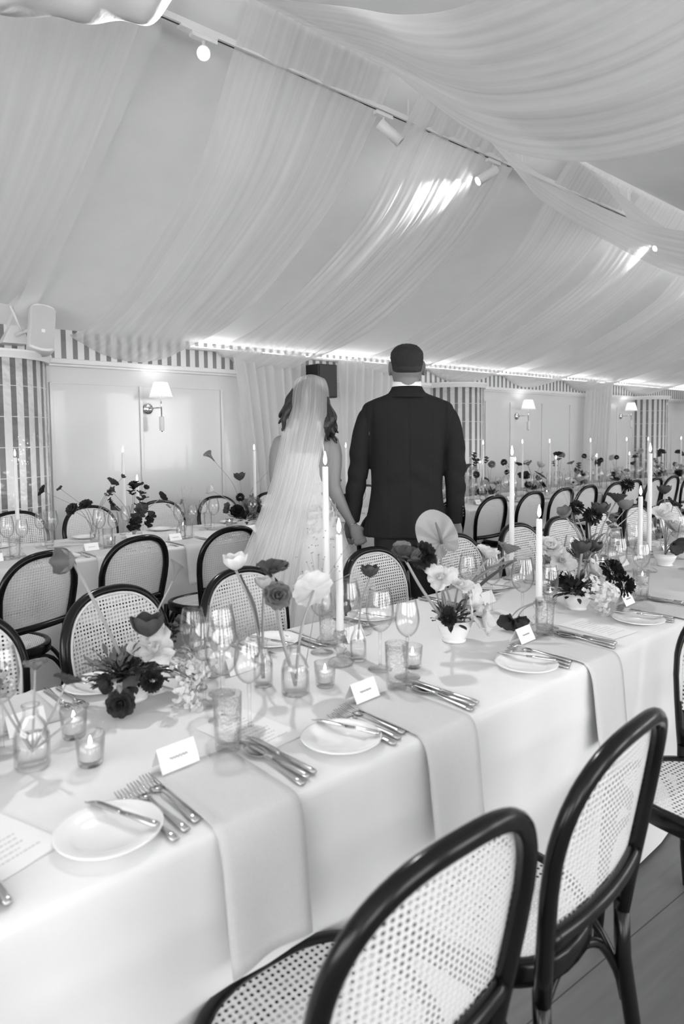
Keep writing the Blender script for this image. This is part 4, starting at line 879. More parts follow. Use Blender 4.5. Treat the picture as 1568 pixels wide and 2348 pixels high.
F('poppy', 'petal_black', (bx + .03, by, zt + .05), (2.46, 1.25, .88), 'black open bloom at the far right of the right bowl', (.6, -.3, .4), 1.1, 1, leaf=[(.9, .06, .014, 5.6, 1.9, .8)], stem='leaf_dark')
F('scabiosa', 'petal_black', (bx, by + .03, zt + .05), (2.21, 1.33, .86), 'black frilly bloom at the back left of the right bowl', (-.4, 0, .5), 1.2, 1)
leafy(bx - .03, by, zt + .07, 170, .09, 'leaf_dark', 'dark foliage around the lilac bowl, right', 12, .036)
leafy(bx + .06, by + .02, zt + .17, 34, .07, 'leaf_green', 'upper light foliage behind the two dark tulips, right bowl', 13, .05)
# --- tall stems right of it
bottle(2.60, 1.42, 'tall clear bud vase right of the lilac bowl', .026, .16, .014); bottle(2.78, 1.50, 'clear bud vase by the right tall candle', .028, .15, .014)
for i, (k_, mm, hx, hy, hz, f_, s_, b_) in enumerate((('scabiosa', 'petal_black', 2.58, 1.42, 1.05, (0, -.6, .5), 1.3, 0), ('scabiosa', 'petal_black', 2.51, 1.44, 1.09, (-.2, -.5, .6), 1.0, 0), ('tulip', 'petal_dark', 2.70, 1.43, 1.06, (0, 0, 1), 1.15, 1), ('tulip', 'petal_grey', 2.46, 1.45, 1.07, (-.5, -.1, .6), .9, 0), ('open_tulip', 'petal_dark', 2.86, 1.44, 1.10, (.2, 0, 1), 1.0, 0))):
    F(k_, mm, (2.60, 1.42, zt + .03), (hx, hy, hz), ['black frilly scabiosa, lower, above the lilac bowl', 'black frilly scabiosa, upper left, above the lilac bowl', 'dark closed tulip right above the lilac bowl', 'grey bowed tulip left above the lilac bowl', 'dark open tulip leaning before the right tall candle'][i], f_, s_, i, sr=.0035, leaf=LFB if i in (2, 3) else None)
for i, (k_, mm, hx, hy, hz, f_, s_) in enumerate((('sweet_pea', 'petal_grey', 2.80, 1.44, .99, (0, -.2, 1), 1.0), ('tulip', 'petal_grey', 3.10, 1.52, 1.04, (.2, 0, 1), 1.15), ('scabiosa', 'petal_black', 3.30, 1.62, 1.13, (0, -.5, .5), 1.1), ('poppy', 'petal_black', 3.22, 1.50, 1.05, (0, -.5, .6), 1.1), ('sweet_pea', 'petal_pale', 2.85, 1.46, .92, (0, -.4, 1), 1.2))):
    F(k_, mm, (2.78, 1.50, zt + .03), (hx, hy, hz), ['grey sweet pea left of the right tall candle', 'grey tulip right of the right tall candle', 'small black ball flower high at the right edge', 'black drooping bloom right of the right tall candle', 'pale sweet pea under the right tall candle'][i], f_, s_, i)
bowl(3.36, 1.44, 'white bowl of flowers at the right edge, near table')
for i, (k_, mm, dx, dy, dz, f_, s_) in enumerate((('open_tulip', 'petal_dark', -.08, -.07, .08, (-.3, -.6, -.2), 1.0), ('open_tulip', 'petal_dark', 0, -.1, .075, (.2, -.7, -.3), 1.0), ('ranunculus', 'petal_white', .02, -.03, .13, (0, -.5, .6), 1.1), ('orchid', 'petal_white', -.06, 0, .20, (-.3, -.4, .7), 1.0), ('poppy', 'petal_dark', .08, 0, .24, (.2, -.4, .8), 1.1), ('ranunculus', 'petal_pale', .06, -.05, .07, (.3, -.6, .2), 1.0), ('tulip', 'petal_dark', .03, .02, .30, (0, 0, 1), 1.0))):
    F(k_, mm, (3.36, 1.44, zt + .05), (3.36 + dx, 1.44 + dy, .80 + dz), ['dark bloom hanging left over the rim', 'dark bloom hanging in front of the rim', 'white ranunculus in the middle', 'white ruffled bloom at upper left', 'dark poppy at the upper right', 'pale ranunculus at the right rim', 'dark tulip standing tallest'][i] + ', bowl at the right edge', f_, s_, i)
# baby's breath by the candles
def breath(x, y, z0, hx, hy, hz, label, seed, n_=34, sp=.10):
    rr = random.Random(seed); r = empty('dried_spray', (x, y, z0)); st = MB(); bl = MB(); H = Vector((hx - x, hy - y, hz - z0))
    st.tube([(0, 0, 0), tuple(H * .5), tuple(H * .7)], .0011, 5)
    for k in range(n_):
        d = Vector((rr.gauss(0, 1), rr.gauss(0, 1), rr.gauss(.2, 1))).normalized() * rr.uniform(.3, 1) * sp; p = H + d
        if k % 3 == 0: st.tube([tuple(H * rr.uniform(.5, .75)), tuple(H * .85 + d * .4), tuple(p)], .0006, 4)
        bl.ball(tuple(p), (.0021, .0021, .0015), 5, 3)
    st.build('stem', 'stem_light', r); bl.build('blossoms', 'petal_grey', r); tag(r, label, 'flower')
breath(1.16, 1.5, zt, 1.17, 1.43, 1.05, 'wispy dried spray around the short candle before the bride', 5, 40, .11)
breath(2.60, 1.42, zt + .03, 2.62, 1.55, 1.17, 'wispy dried spray above the dark blooms at right', 6, 30, .11)

# --- far table : bowls and bud vases, one flower each its own thing
KD = ['tulip', 'poppy', 'ranunculus', 'scabiosa', 'open_tulip', 'sweet_pea', 'calla', 'anthurium']
WORD = dict(petal_white='white', petal_pale='pale', petal_grey='grey', petal_dark='dark', petal_black='black')
KW = dict(tulip='tulip', poppy='anemone', ranunculus='ranunculus', scabiosa='scabiosa', open_tulip='open tulip', sweet_pea='sweet pea', calla='calla lily', anthurium='anthurium')
def spray(x, y, specs, who, base='bowl', z=EZ):
    if base == 'bowl': bowl(x, y, 'white bowl of flowers, %s' % who, .055, .06)
    else: bottle(x, y, 'clear bottle vase, %s' % who, .03, .12)
    seen = {}
    for i, (k_, mm, dx, dy, h, s_) in enumerate(specs):
        d = 'left' if dx < -.03 else 'right' if dx > .03 else 'middle'; hh = 'high' if h > .27 else 'low' if h < .15 else 'mid-height'
        key = (k_, mm, d, hh); seen[key] = seen.get(key, 0) + 1
        if seen[key] > 1: d = ('rear ', 'hindmost ', 'smallest ')[min(2, seen[key] - 2)] + d
        F(k_, mm, (x, y, z + .03), (x + dx, y + dy, z + h), '%s %s, %s %s, %s' % (WORD[mm], KW[k_], hh, d, who), (dx * 4, dy * 4 - .5, .6) if h < .2 else None, s_, i, sr=.0022)
spray(1.62, 4.28, [('poppy', 'petal_black', -.30, 0, .34, 1.0), ('poppy', 'petal_dark', -.20, 0, .35, .6), ('ranunculus', 'petal_dark', -.15, -.05, .22, .9), ('ranunculus', 'petal_dark', -.06, -.03, .24, .9), ('open_tulip', 'petal_dark', .10, -.03, .20, 1.1), ('poppy', 'petal_dark', .13, .02, .36, 1.2), ('sweet_pea', 'petal_dark', .10, .02, .28, 1.0), ('tulip', 'petal_dark', .20, .02, .40, .5)], 'bottle before the left door panel', 'bottle')
spray(1.78, 4.05, [('sweet_pea', 'petal_black', 0, 0, .30, 1.3), ('poppy', 'petal_dark', .02, 0, .35, 1.3), ('sweet_pea', 'petal_dark', .04, 0, .22, 1.5), ('sweet_pea', 'petal_black', -.02, -.04, .10, 1.5), ('sweet_pea', 'petal_black', .06, -.04, .12, 1.5), ('sweet_pea', 'petal_dark', .02, -.02, .17, 1.5), ('poppy', 'petal_black', .20, .02, .27, 1.0), ('poppy', 'petal_dark', -.12, .02, .33, .9), ('sweet_pea', 'petal_black', -.10, .04, .24, .8), ('tulip', 'petal_black', .11, .05, .33, .6)], 'bowl left of the two candles')
spray(2.08, 4.0, [('seed_pod', 'petal_grey', .05, 0, .30, 1.0)] if False else [('sweet_pea', 'petal_grey', .03, .04, .22, .5), ('sweet_pea', 'petal_grey', -.05, .04, .20, .5)], 'bottle of grasses beneath the wall lamp', 'bottle')
breath(2.08, 4.0, zt + .03, 2.12, 4.02, 1.05, 'thin grass spray under the large wall lamp', 9, 16, .09)
spray(2.70, 4.22, [('tulip', 'petal_dark', -.02, 0, .34, 1.3), ('calla', 'petal_grey', -.20, .05, .49, 1.1), ('ranunculus', 'petal_black', -.08, -.05, .12, 1.1), ('ranunculus', 'petal_grey', .02, -.06, .15, 1.3), ('ranunculus', 'petal_dark', .09, -.05, .12, 1.2), ('scabiosa', 'petal_black', -.03, -.02, .20, 1.1), ('ranunculus', 'petal_grey', .10, 0, .18, 1.2), ('sweet_pea', 'petal_dark', -.14, -.02, .12, 1.2), ('poppy', 'petal_dark', .26, 0, .42, .9), ('tulip', 'petal_white', -.22, .04, .27, 1.0), ('sweet_pea', 'petal_dark', .14, -.04, .08, 1.2)], 'bowl left of the bride')
leafy(2.70, 4.20, zt + .05, 70, .11, 'leaf_dark', 'dark foliage in the bowl left of the bride, far table', 21, .06)
spray(3.65, 4.15, [('poppy', 'petal_dark', -.10, -.02, .27, 1.2), ('scabiosa', 'petal_black', -.05, -.05, .14, 1.3), ('tulip', 'petal_dark', -.12, 0, .33, 1.0), ('sweet_pea', 'petal_dark', .03, 0, .18, 1.4)], 'bowl between bride and groom')
rr_ = random.Random(22)
far_specs = [(4.75, 'bowl'), (5.15, 'bottle'), (5.55, 'bowl'), (5.95, 'bottle'), (6.32, 'bowl'), (6.85, 'bottle'), (7.2, 'bowl'), (7.75, 'bottle'), (8.15, 'bowl'), (8.7, 'bottle'), (9.3, 'bowl'), (10.0, 'bowl')]
for i, (x, base) in enumerate(far_specs):
    sp_ = []
    for k in range(8 if base == 'bowl' else 4):
        kk = KD[rr_.choice([0, 1, 2, 3, 4, 5, 5, 1, 3, 6 if base == 'bottle' else 2])]; mm = rr_.choice(['petal_dark', 'petal_black', 'petal_grey', 'petal_dark', 'petal_white', 'petal_pale'])
        h = (rr_.uniform(.08, .2) if k < 5 else rr_.uniform(.24, .40)) if base == 'bowl' else rr_.uniform(.24, .42)
        sp_.append((kk, mm, rr_.uniform(-.13, .13), rr_.uniform(-.08, .06), h, rr_.uniform(1.0, 1.4)))
    if i == 4: sp_.append(('anthurium', 'petal_dark', .04, -.06, .22, 1.3))
    spray(x, 4.12, sp_, '%s %s right of the groom' % (ORD[i], 'bowl' if base == 'bowl' else 'vase'), base)
    if base == 'bowl': leafy(x, 4.10, zt + .05, 34, .1, 'leaf_dark', 'dark foliage in the %s bowl right of the groom' % ORD[i], 30 + i, .055)
# ---------------------------------------------------------------- people
YAW = math.atan2(-0.65722635, 0.75360053)
def freeze(o, mods):
    """apply modifiers so the object is one finished mesh"""
    for kind, kw in mods:
        d = o.modifiers.new('m', kind)
        for k, v in kw.items(): setattr(d, k, v)
    dg = bpy.context.evaluated_depsgraph_get(); dg.update(); me = bpy.data.meshes.new_from_object(o.evaluated_get(dg)); me.name = o.name
    o.modifiers.clear(); o.data = me; me.polygons.foreach_set('use_smooth', [True] * len(me.polygons)); return o
def loft(m, rows, n=36, p=0.85):
    """rows of (z, cx, halfwidth, cy, halfdepth)"""
    m.rings([[(cx + hw * math.copysign(abs(math.cos(a)) ** p, math.cos(a)), cy + hd * math.copysign(abs(math.sin(a)) ** p, math.sin(a)), z) for a in [2 * PI * k / n for k in range(n)]] for z, cx, hw, cy, hd in rows])
def lrows(rows, n):
    rows = sorted(rows); return [tuple(r) for r in catmull(rows, n)]
def finger(m, pts, r0, r1):
    q = catmull(pts, 8); m.tube(q, [r0 + (r1 - r0) * i / 8 for i in range(9)], 8); m.ball(q[-1], r1, 8, 6); m.ball(q[0], r0, 8, 6)
# ===== groom =====
G = empty('person', (2.57, 2.43, 0), YAW); tag(G, 'man seen from behind in dark suit, white collar, holding the bride\'s hand', 'person')
b = MB()
loft(b, lrows([(1.875, 0.0, .03, .0, .035), (1.862, 0.0, .056, .0, .07), (1.83, 0, .073, .0, .093), (1.78, 0, .080, .0, .102), (1.73, 0, .077, .002, .098), (1.69, 0, .068, .012, .086), (1.655, 0, .055, .03, .075), (1.63, 0, .048, .045, .06)], 24), 32, 1.0)
loft(b, lrows([(1.76, 0, .058, -.015, .066), (1.70, 0, .061, -.018, .063), (1.65, 0, .063, -.015, .065), (1.60, 0, .075, -.01, .07), (1.56, 0, .12, -.005, .08)], 16), 28, 1.0)
b.ball((0, .105, 1.745), (.016, .018, .022)); b.ball((0, .09, 1.665), (.03, .02, .02)); b.ball((0, .098, 1.70), (.026, .012, .008)); b.ball((0, .092, 1.79), (.06, .02, .02))
for s in (-1, 1):
    b.ball((s * .032, .094, 1.768), (.016, .01, .01))
    for k in range(9):
        a = -1.9 + k * .48; b.ball((s * (.088 + .004 * math.cos(a)), .0 - .017 * math.cos(a) * .8, 1.752 + .028 * math.sin(a)), (.006, .010, .011), 8, 6)
    b.ball((s * .080, .004, 1.748), (.007, .018, .024))
# torso, hips, arms, legs under the clothes (one surface)
loft(b, lrows([(1.57, 0, .10, 0, .07), (1.52, 0, .19, 0, .085), (1.40, 0, .175, .01, .11), (1.20, 0, .155, .01, .10), (1.05, 0, .16, .0, .105), (.92, 0, .165, .0, .105), (.85, 0, .15, 0, .10)], 16))
LA = [(-.19, 0, 1.49), (-.238, -.005, 1.36), (-.252, -.002, 1.23), (-.272, .010, 1.11), (-.292, .022, .975)]
RA = [(.196, 0, 1.49), (.243, -.005, 1.36), (.25, -.01, 1.22), (.256, .0, 1.09), (.255, .02, .965)]
b.tube(catmull(LA, 14), [.052 - .0018 * k for k in range(15)], 14); b.tube(catmull(RA, 14), [.052 - .0018 * k for k in range(15)], 14)
for s in (-1, 1): b.tube([(s * .085, 0, .9), (s * .088, .0, .5), (s * .095, .01, .08)], [.078, .058, .042], 16); b.ball((s * .1, .05, .05), (.042, .10, .04))
# left hand clasping, right hand hanging
def hand_l(m, sx, ox, oy, oz):
    X = lambda x, y, z: (ox + sx * x, oy + y, oz + z)
    m.rings([[X(w_ * math.cos(a) + cx, d_ * math.sin(a) + cy, z) for a in [2 * PI * k / 14 for k in range(14)]] for z, cx, w_, cy, d_ in ((0.03, 0, .026, 0, .020), (0.0, 0, .028, 0, .019), (-.035, 0, .038, 0, .017), (-.075, -.002, .042, .002, .016), (-.095, -.002, .040, .004, .013))])
    return X
X = hand_l(b, 1, -.298, .034, .962)
for i, (fx, L) in enumerate(((-.028, .9), (-.010, 1.0), (.010, .95), (.027, .8))):
    finger(b, [X(fx, .004, -.09), X(fx - .004, -.006, -.09 - .026 * L), X(fx - .006, -.034, -.09 - .030 * L), X(fx - .005, -.052, -.085 - .008 * L)], .0092, .0075)
finger(b, [X(.026, -.004, -.03), X(.046, -.018, -.052), X(.044, -.040, -.078), X(.034, -.050, -.095)], .0115, .0085)
X = hand_l(b, 1, .255, .025, .945)
for i, (fx, L) in enumerate(((-.028, .85), (-.010, 1.0), (.010, 1.05), (.028, .95))):
    finger(b, [X(fx, .002, -.09), X(fx, .004, -.09 - .035 * L), X(fx, .016, -.09 - .062 * L), X(fx, .030, -.09 - .078 * L)], .0092, .0072)
finger(b, [X(-.026, .004, -.02), X(-.044, .014, -.05), X(-.042, .022, -.08), X(-.036, .028, -.10)], .0115, .0085)
o = b.build('body', 'groom_skin', G); freeze(o, [('REMESH', dict(mode='VOXEL', voxel_size=.0042)), ('SMOOTH', dict(factor=.5, iterations=4))])
# hair
h = MB()
loft(h, lrows([(1.876, 0, .026, -.004, .035), (1.864, 0, .056, -.004, .07), (1.835, 0, .0810, -.006, .101), (1.80, 0, .0835, -.012, .103), (1.77, 0, .078, -.028, .088), (1.752, 0, .068, -.038, .074), (1.742, 0, .05, -.042, .058)], 24), 40, .98)
fd = MB(); loft(fd, lrows([(1.79, 0, .0815, -.012, .101), (1.755, 0, .0775, -.020, .092), (1.735, 0, .0715, -.024, .082), (1.722, 0, .058, -.030, .062)], 14), 36, .98)
fd.build('hair_fade', 'hair_fade', G)
o = h.build('hair', 'short_hair', G); freeze(o, [('REMESH', dict(mode='VOXEL', voxel_size=.005)), ('SMOOTH', dict(factor=.5, iterations=3))])
tx = bpy.data.textures.new('hairnoise', 'CLOUDS'); tx.noise_scale = .008; freeze(o, [('DISPLACE', dict(texture=tx, strength=.007, mid_level=.5))])
# shirt collar and cuffs
c = MB(); N = 40
c.rings([[(r_ * math.cos(a), -.004 + r_ * 1.02 * math.sin(a), z - .018 * math.sin(a) * -1 * .6) for a in [2 * PI * k / N for k in range(N)]] for r_, z in ((.078, 1.62), (.075, 1.668), (.0725, 1.688), (.070, 1.688), (.071, 1.65), (.073, 1.62))], True, False).build('shirt_collar', 'shirt', G)
# jacket
j = MB()
rows = [(1.632, 0, .085, -.004, .082), (1.615, .0, .118, -.004, .090), (1.592, .0, .182, -.002, .098), (1.566, .002, .228, .0, .104), (1.52, .003, .235, .0, .116), (1.44, .002, .208, .0, .130), (1.34, .0, .198, .002, .132), (1.22, -.002, .188, .002, .125), (1.12, -.005, .186, .0, .124), (1.0, -.008, .203, -.002, .138), (.93, -.010, .216, -.003, .146), (.884, -.012, .224, -.004, .150)]
loft(j, lrows(rows, 44), 56, .82)
def sleeve(m, P, R):
    q = catmull(P, 22); rr = [r[0] for r in catmull([(v,) for v in R], 22)]; m.tube(q, rr, 22)
sleeve(j, [(-.17, 0, 1.515), (-.208, 0, 1.497), (-.240, -.004, 1.37), (-.256, .0, 1.22), (-.276, .010, 1.10), (-.294, .024, .955)], [.046, .052, .054, .052, .050, .040])
sleeve(j, [(.175, 0, 1.515), (.213, 0, 1.497), (.243, -.004, 1.37), (.248, -.006, 1.22), (.251, .0, 1.09), (.250, .02, .945)], [.046, .052, .056, .054, .050, .042])
o = j.build('jacket', 'suit', G); freeze(o, [('REMESH', dict(mode='VOXEL', voxel_size=.007)), ('SMOOTH', dict(factor=.5, iterations=4))])
me = o.data
for v in me.vertices:   # wrinkles, centre seam, side seams, vent and sleeve creases
    p = v.co; back = p.y < .02
    d = 0.0
    if abs(p.x) < .2 and back:
        d -= .0035 * math.exp(-((p.x + .004) / .004) ** 2)
        for sx in (-.115, .115): d -= .002 * math.exp(-((p.x - sx * (1 + .25 * max(0, 1.1 - p.z))) / .004) ** 2)
        d += .012 * max(0, 1.12 - p.z) / .24 * math.sin(p.x * 46 + .6)
        d += .006 * math.exp(-((p.z - 1.2) / .07) ** 2) * math.sin(p.z * 46 + abs(p.x) * 38)
        d -= .010 * math.exp(-((abs(p.x) - .188) / .012) ** 2) * (1 if p.z > 1.2 else .2)
        d -= .006 * math.exp(-((p.z - 1.598 - .02 * abs(p.x)) / .004) ** 2) * (abs(p.x) < .1)
    if abs(p.x) > .21:
        d += .006 * math.sin(p.z * 60 + p.x * 30) * math.exp(-((p.z - 1.2) / .14) ** 2) + .004 * fnoise(p.x * 20, p.y * 20, p.z * 14)
    d += .004 * fnoise(p.x * 11, p.y * 11, p.z * 7)
    v.co = p + Vector((0, -1, 0)) * d if abs(p.x) < .21 else p + Vector((math.copysign(.7, p.x), -.7, 0)) * d
# collar of the jacket, cuff buttons
cc = MB(); cc.rings([[(r_ * math.cos(a), -.004 + r_ * 1.03 * math.sin(a), z) for a in [PI + .02 + (PI - .04) * k / 30 for k in range(31)]] for r_, z in ((.112, 1.600), (.100, 1.618), (.084, 1.640), (.077, 1.656), (.0735, 1.656), (.075, 1.62))], False, False)
cc.build('jacket_collar', 'suit', G, solid=.004)
for k in range(4): MB().lathe([(.001, .003), (.006, .003), (.0065, 0), (.001, 0)], 12).xf(Matrix.Translation((.287 - .001 * k, -.021 - .003 * k, .985 + .016 * k)) @ Matrix.Rotation(math.radians(80), 4, 'X') @ Matrix.Rotation(.6, 4, 'Y')).build('cuff_button', 'shoe_leather', G)
t_ = MB()
loft(t_, lrows([(1.0, 0, .165, 0, .11), (.90, 0, .178, 0, .115), (.82, 0, .172, 0, .112)], 6))
for s in (-1, 1): loft(t_, lrows([(.86, s * .088, .090, 0, .105), (.6, s * .092, .080, 0, .09), (.35, s * .098, .068, 0, .078), (.07, s * .105, .062, .012, .075)], 14), 24, .9)
o = t_.build('trousers', 'trousers', G); freeze(o, [('REMESH', dict(mode='VOXEL', voxel_size=.009)), ('SMOOTH', dict(factor=.5, iterations=3))])
for s in (-1, 1): MB().rings([[(s * .1 + w_ * math.cos(a), .04 + l_ * math.sin(a) + (.02 if math.sin(a) > 0 else 0), z) for a in [2 * PI * k / 24 for k in range(24)]] for z, w_, l_ in ((.001, .045, .12), (.02, .05, .135), (.05, .046, .12), (.08, .038, .075), (.10, .036, .06))]).build('shoe', 'shoe_leather', G)
# ===== bride =====
B = empty('person', (2.16, 2.73, 0), YAW); tag(B, 'bride seen from behind in lace dress and long trailing veil', 'person')
CXB = -.02
b = MB()
loft(b, lrows([(1.685, .0, .03, .0, .035), (1.67, .0, .055, 0, .07), (1.62, .0, .072, 0, .09), (1.56, .0, .070, .004, .09), (1.51, .0, .056, .02, .075), (1.475, .0, .035, .04, .05)], 20), 28, 1.0)
loft(b, lrows([(1.55, -.0, .046, -.008, .05), (1.49, -.005, .045, -.008, .047), (1.44, -.01, .052, -.005, .05), (1.41, CXB, .09, 0, .055), (1.385, CXB, .125, 0, .062)], 14), 26, 1.0)
b.ball((0, .095, 1.565), (.013, .016, .018)); b.ball((0, .085, 1.50), (.022, .016, .016)); b.ball((0, .088, 1.53), (.02, .01, .007))
for s in (-1, 1): b.ball((s * .072, 0, 1.565), (.006, .015, .022)); b.ball((s * .028, .086, 1.588), (.013, .008, .008))
loft(b, lrows([(1.40, CXB, .115, 0, .06), (1.36, CXB, .150, .0, .08), (1.28, CXB, .142, .005, .095), (1.20, CXB - .003, .125, .0, .088), (1.12, CXB - .005, .112, 0, .08), (1.02, CXB, .135, 0, .10), (.93, CXB, .16, 0, .11), (.85, CXB, .15, 0, .11)], 20))
AR = [(.112, 0, 1.372), (.125, -.008, 1.28), (.122, -.012, 1.15), (.160, .005, 1.05), (.212, .028, .95)]
AL = [(-.150, 0, 1.372), (-.172, -.005, 1.28), (-.170, -.008, 1.15), (-.15, .06, 1.03), (-.11, .14, .96)]
R_ = [.040, .045, .043, .040, .037, .035, .037, .033, .029, .024, .0215]
for A in (AR, AL): b.tube(catmull(A, 10), R_, 16); b.ball(A[0], .042, 14, 10)
for s in (-1, 1): b.tube([(CXB + s * .075, 0, .9), (CXB + s * .075, 0, .5), (CXB + s * .08, 0, .09)], [.08, .055, .032], 14); b.ball((CXB + s * .08, .05, .04), (.032, .09, .035))
# right hand, palm wrapped round the groom's
q0 = Vector(AR[-1]); dirn = Vector((.42, .05, -.9)).normalized()
def HX(a, bb, cdist):  # a across (towards -x = little finger side), bb depth, cdist along hand
    across = Vector((.9, .05, .42)).normalized(); dep = Vector((0, -1, 0)); return tuple(q0 + dirn * cdist + across * a + dep * bb)
b.rings([[HX(w_ * math.cos(t), d_ * math.sin(t), cd) for t in [2 * PI * k / 14 for k in range(14)]] for cd, w_, d_ in ((-.01, .021, .017), (.02, .024, .015), (.05, .033, .014), (.08, .036, .013), (.095, .033, .011))])
for i, (fa, L) in enumerate(((-.027, .78), (-.009, .95), (.010, 1.0), (.027, .9))):
    finger(b, [HX(fa, 0, .088), HX(fa, .002, .088 + .026 * L), HX(fa * .9, -.018, .088 + .036 * L), HX(fa * .8, -.036, .088 + .022 * L)], .0085, .0066)
finger(b, [HX(.024, 0, .03), HX(.040, -.010, .052), HX(.040, -.022, .075), HX(.034, -.030, .090)], .0095, .0072)
q1 = Vector(AL[-1])
for i in range(4): finger(b, [tuple(q1 + Vector((.004, .02, -.012 * i + .01))), tuple(q1 + Vector((.03, .06, -.012 * i + .01))), tuple(q1 + Vector((.06, .075, -.012 * i + .005)))], .0085, .0068)
finger(b, [tuple(q1), tuple(q1 + Vector((.02, .02, .03))), tuple(q1 + Vector((.04, .045, .035)))], .0095, .0075)
o = b.build('body', 'skin', B); freeze(o, [('REMESH', dict(mode='VOXEL', voxel_size=.0040)), ('SMOOTH', dict(factor=.5, iterations=4))])
# hair : wavy locks falling either side of the veil
h = MB()
loft(h, lrows([(1.695, 0, .03, -.01, .04), (1.675, 0, .062, -.01, .076), (1.62, 0, .080, -.015, .090), (1.56, 0, .080, -.028, .080), (1.51, 0, .074, -.04, .055), (1.485, 0, .055, -.045, .035)], 18), 30, .95)
rr = random.Random(4)
for k in range(44):
    s = 1 if k % 5 < 3 else -1
    x0 = s * rr.uniform(.045, .074); x1 = (rr.uniform(.075, .145) if s > 0 else -rr.uniform(.10, .155)); zb = rr.uniform(1.36, 1.47) if s > 0 else rr.uniform(1.43, 1.52)
    yb = rr.uniform(-.085, -.02); ph = rr.uniform(0, 6)
    pts = [(x0 + (x1 - x0) * t + .012 * math.sin(t * 11 + ph) * t, -.03 + (yb + .03) * t + .010 * math.cos(t * 12 + ph) * t, 1.65 + (zb - 1.65) * t) for t in [i / 14 for i in range(15)]]
    h.tube(pts, [.013 + .007 * math.sin(PI * i / 14) - .008 * (i / 14) ** 3 for i in range(15)], 8)
pts = [(.135, -.02, 1.29), (.15, -.03, 1.265), (.175, -.03, 1.255)]
o = h.build('hair', 'long_hair', B); freeze(o, [('REMESH', dict(mode='VOXEL', voxel_size=.0045)), ('SMOOTH', dict(factor=.4, iterations=2))])
# dress
d = MB()
loft(d, lrows([(1.325, CXB - .005, .135, .004, .098), (1.25, CXB - .005, .134, .004, .100), (1.18, CXB - .008, .124, .0, .093), (1.12, CXB - .010, .118, 0, .088), (1.08, CXB - .006, .125, -.002, .095), (1.02, CXB, .150, -.006, .12), (.95, CXB, .178, -.01, .15)], 22), 44, .95)
o = d.build('lace_bodice', 'lace', B)
st = MB()
for s in (-1, 1):
    st.tube(catmull([(CXB + s * .095, -.075, 1.315), (CXB + s * .088, -.066, 1.37), (CXB + s * .078, -.02, 1.425), (CXB + s * .082, .05, 1.38), (CXB + s * .088, .085, 1.30)], 14), .010, 8, .5)
st.build('shoulder_strap', 'lace', B)
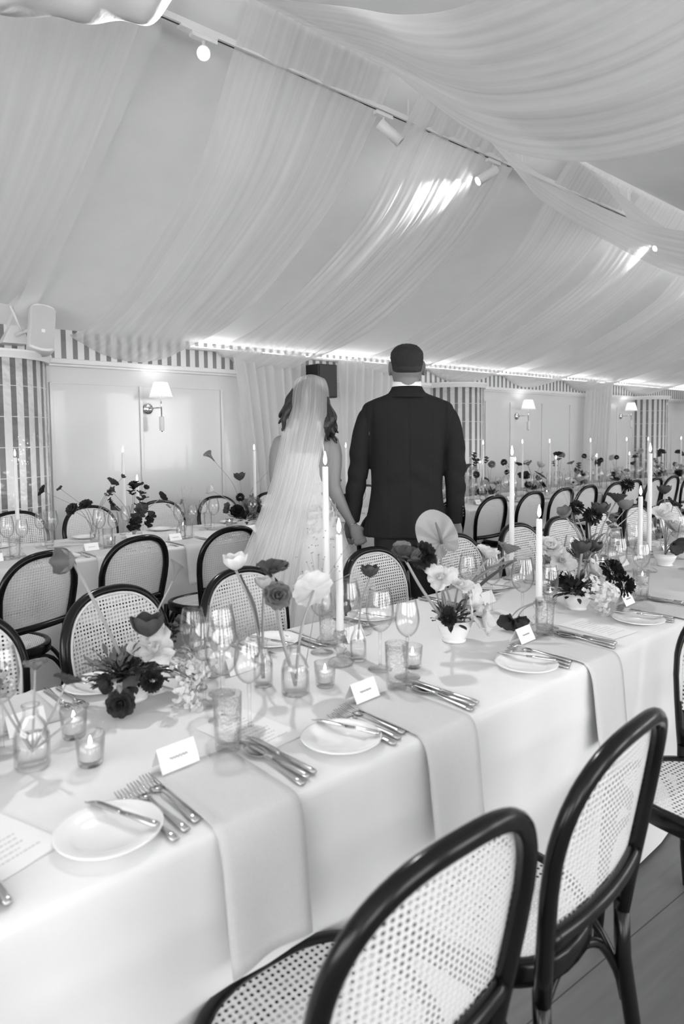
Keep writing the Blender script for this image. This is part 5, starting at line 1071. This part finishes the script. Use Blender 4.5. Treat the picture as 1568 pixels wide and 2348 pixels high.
# lace applique over the hips
NS = 120
def skirt(hw, z, ph, amp):
    out = []
    for k in range(NS):
        a = 2 * PI * k / NS; f = 1 + amp * (math.sin(a * 13 + ph) + .6 * math.sin(a * 22 + 1.7 * ph))
        out.append((CXB + .0 + (.10 * max(0, .95 - z)) * 0.25 + hw * 1.0 * f * math.cos(a), -.01 - .10 * max(0, .95 - z) + hw * .86 * f * math.sin(a), z))
    return out
prof = [(1.03, .148, 0), (.98, .170, .002), (.90, .192, .010), (.78, .228, .02), (.6, .29, .03), (.4, .36, .035), (.2, .43, .04), (.012, .49, .045)]
pr = catmull(prof, 40)
MB().rings([skirt(hw, z, .8 * (1 - z), am) for z, hw, am in pr], True, False).build('tulle_skirt', 'tulle', B)
ap = MB(); rr = random.Random(9)
for k in range(230):
    a = rr.uniform(PI * 1.02, PI * 1.98); z = 1.06 - abs(rr.gauss(0, .085)); 
    if z < .60: continue
    hw = [q for q in pr if q[0] <= z][0][1] + .004 if z < 1.03 else .148
    p = Vector((CXB + hw * math.cos(a), -.01 - .10 * max(0, .95 - z) + hw * .88 * math.sin(a) - .002, z))
    s_ = rr.uniform(.007, .016)
    T = Matrix.Translation(p) @ Vector((math.cos(a), math.sin(a), .1)).to_track_quat('Z', 'Y').to_matrix().to_4x4() @ Matrix.Rotation(rr.random() * 6, 4, 'Z')
    q = MB()
    for t in range(5): petal(q, (0, 0, 0), t * 1.256, s_, s_ * .42, 1.35, .1, 0, .1, 0, 2, 2)
    ap.merge(q, T)
ap.build('lace_applique', 'petal_white', B)
# bracelet
MB().tube([tuple(q0 + Vector((.024 * math.cos(t) * .95, .024 * math.sin(t), -.022 * math.cos(t) * -.42 - .004))) for t in [2 * PI * k / 24 for k in range(25)]], .0016, 6, cap=False).build('bracelet', 'chrome', B)
# veil : crown cap flowing into a long train to the lower left
VR = [(1.714, -.020, .036, .02, .0), (1.708, -.048, .066, -.03, .03), (1.69, -.070, .088, -.082, .06), (1.64, -.092, .102, -.118, .095), (1.57, -.102, .104, -.128, .085), (1.50, -.117, .097, -.120, .06), (1.41, -.142, .082, -.125, .05), (1.30, -.165, .060, -.150, .05), (1.18, -.192, .034, -.180, .055), (1.07, -.232, .010, -.215, .06), (.97, -.27, -.012, -.245, .065), (.86, -.315, -.030, -.285, .07), (.76, -.36, -.045, -.32, .075), (.5, -.48, -.07, -.42, .09), (.2, -.62, -.10, -.55, .1), (.02, -.72, -.13, -.66, .1)]
vr = catmull(VR, 90)
def vf(u, v):
    z, xl, xr, y, sag = vr[round(u * 90)]; s = (v - .5) * 2
    fold = (.0035 + .016 * min(1, u * 1.1)) * (fnoise(v * 13 + .7, u * .8, 2.0) + .5 * fnoise(v * 27, u * 1.3, 5.0)) * 1.6
    return (xl + (xr - xl) * v + .3 * fold, y + sag * abs(s) ** 2.2 + fold, z + (.012 * (1 - s * s) if u < .12 else 0))
MB().grid(vf, 90, 110, lambda u, v: (v, u)).build('veil', 'veil', B)
def vf2(u, v):
    z, xl, xr, y, sag = vr[round(u * 84)]; s = (v - .5) * 2; w_ = xr - xl
    fold = (.003 + .013 * u) * fnoise(v * 9 + 4.7, u * .8, 8.0) * 1.6
    return (xl + .012 + (w_ - .02) * v ** 1.08, y + .018 + sag * abs(s) ** 2.2 + fold, z - .004)
MB().grid(vf2, 84, 70, lambda u, v: (v + .3, u)).build('inner_veil', 'veil', B)
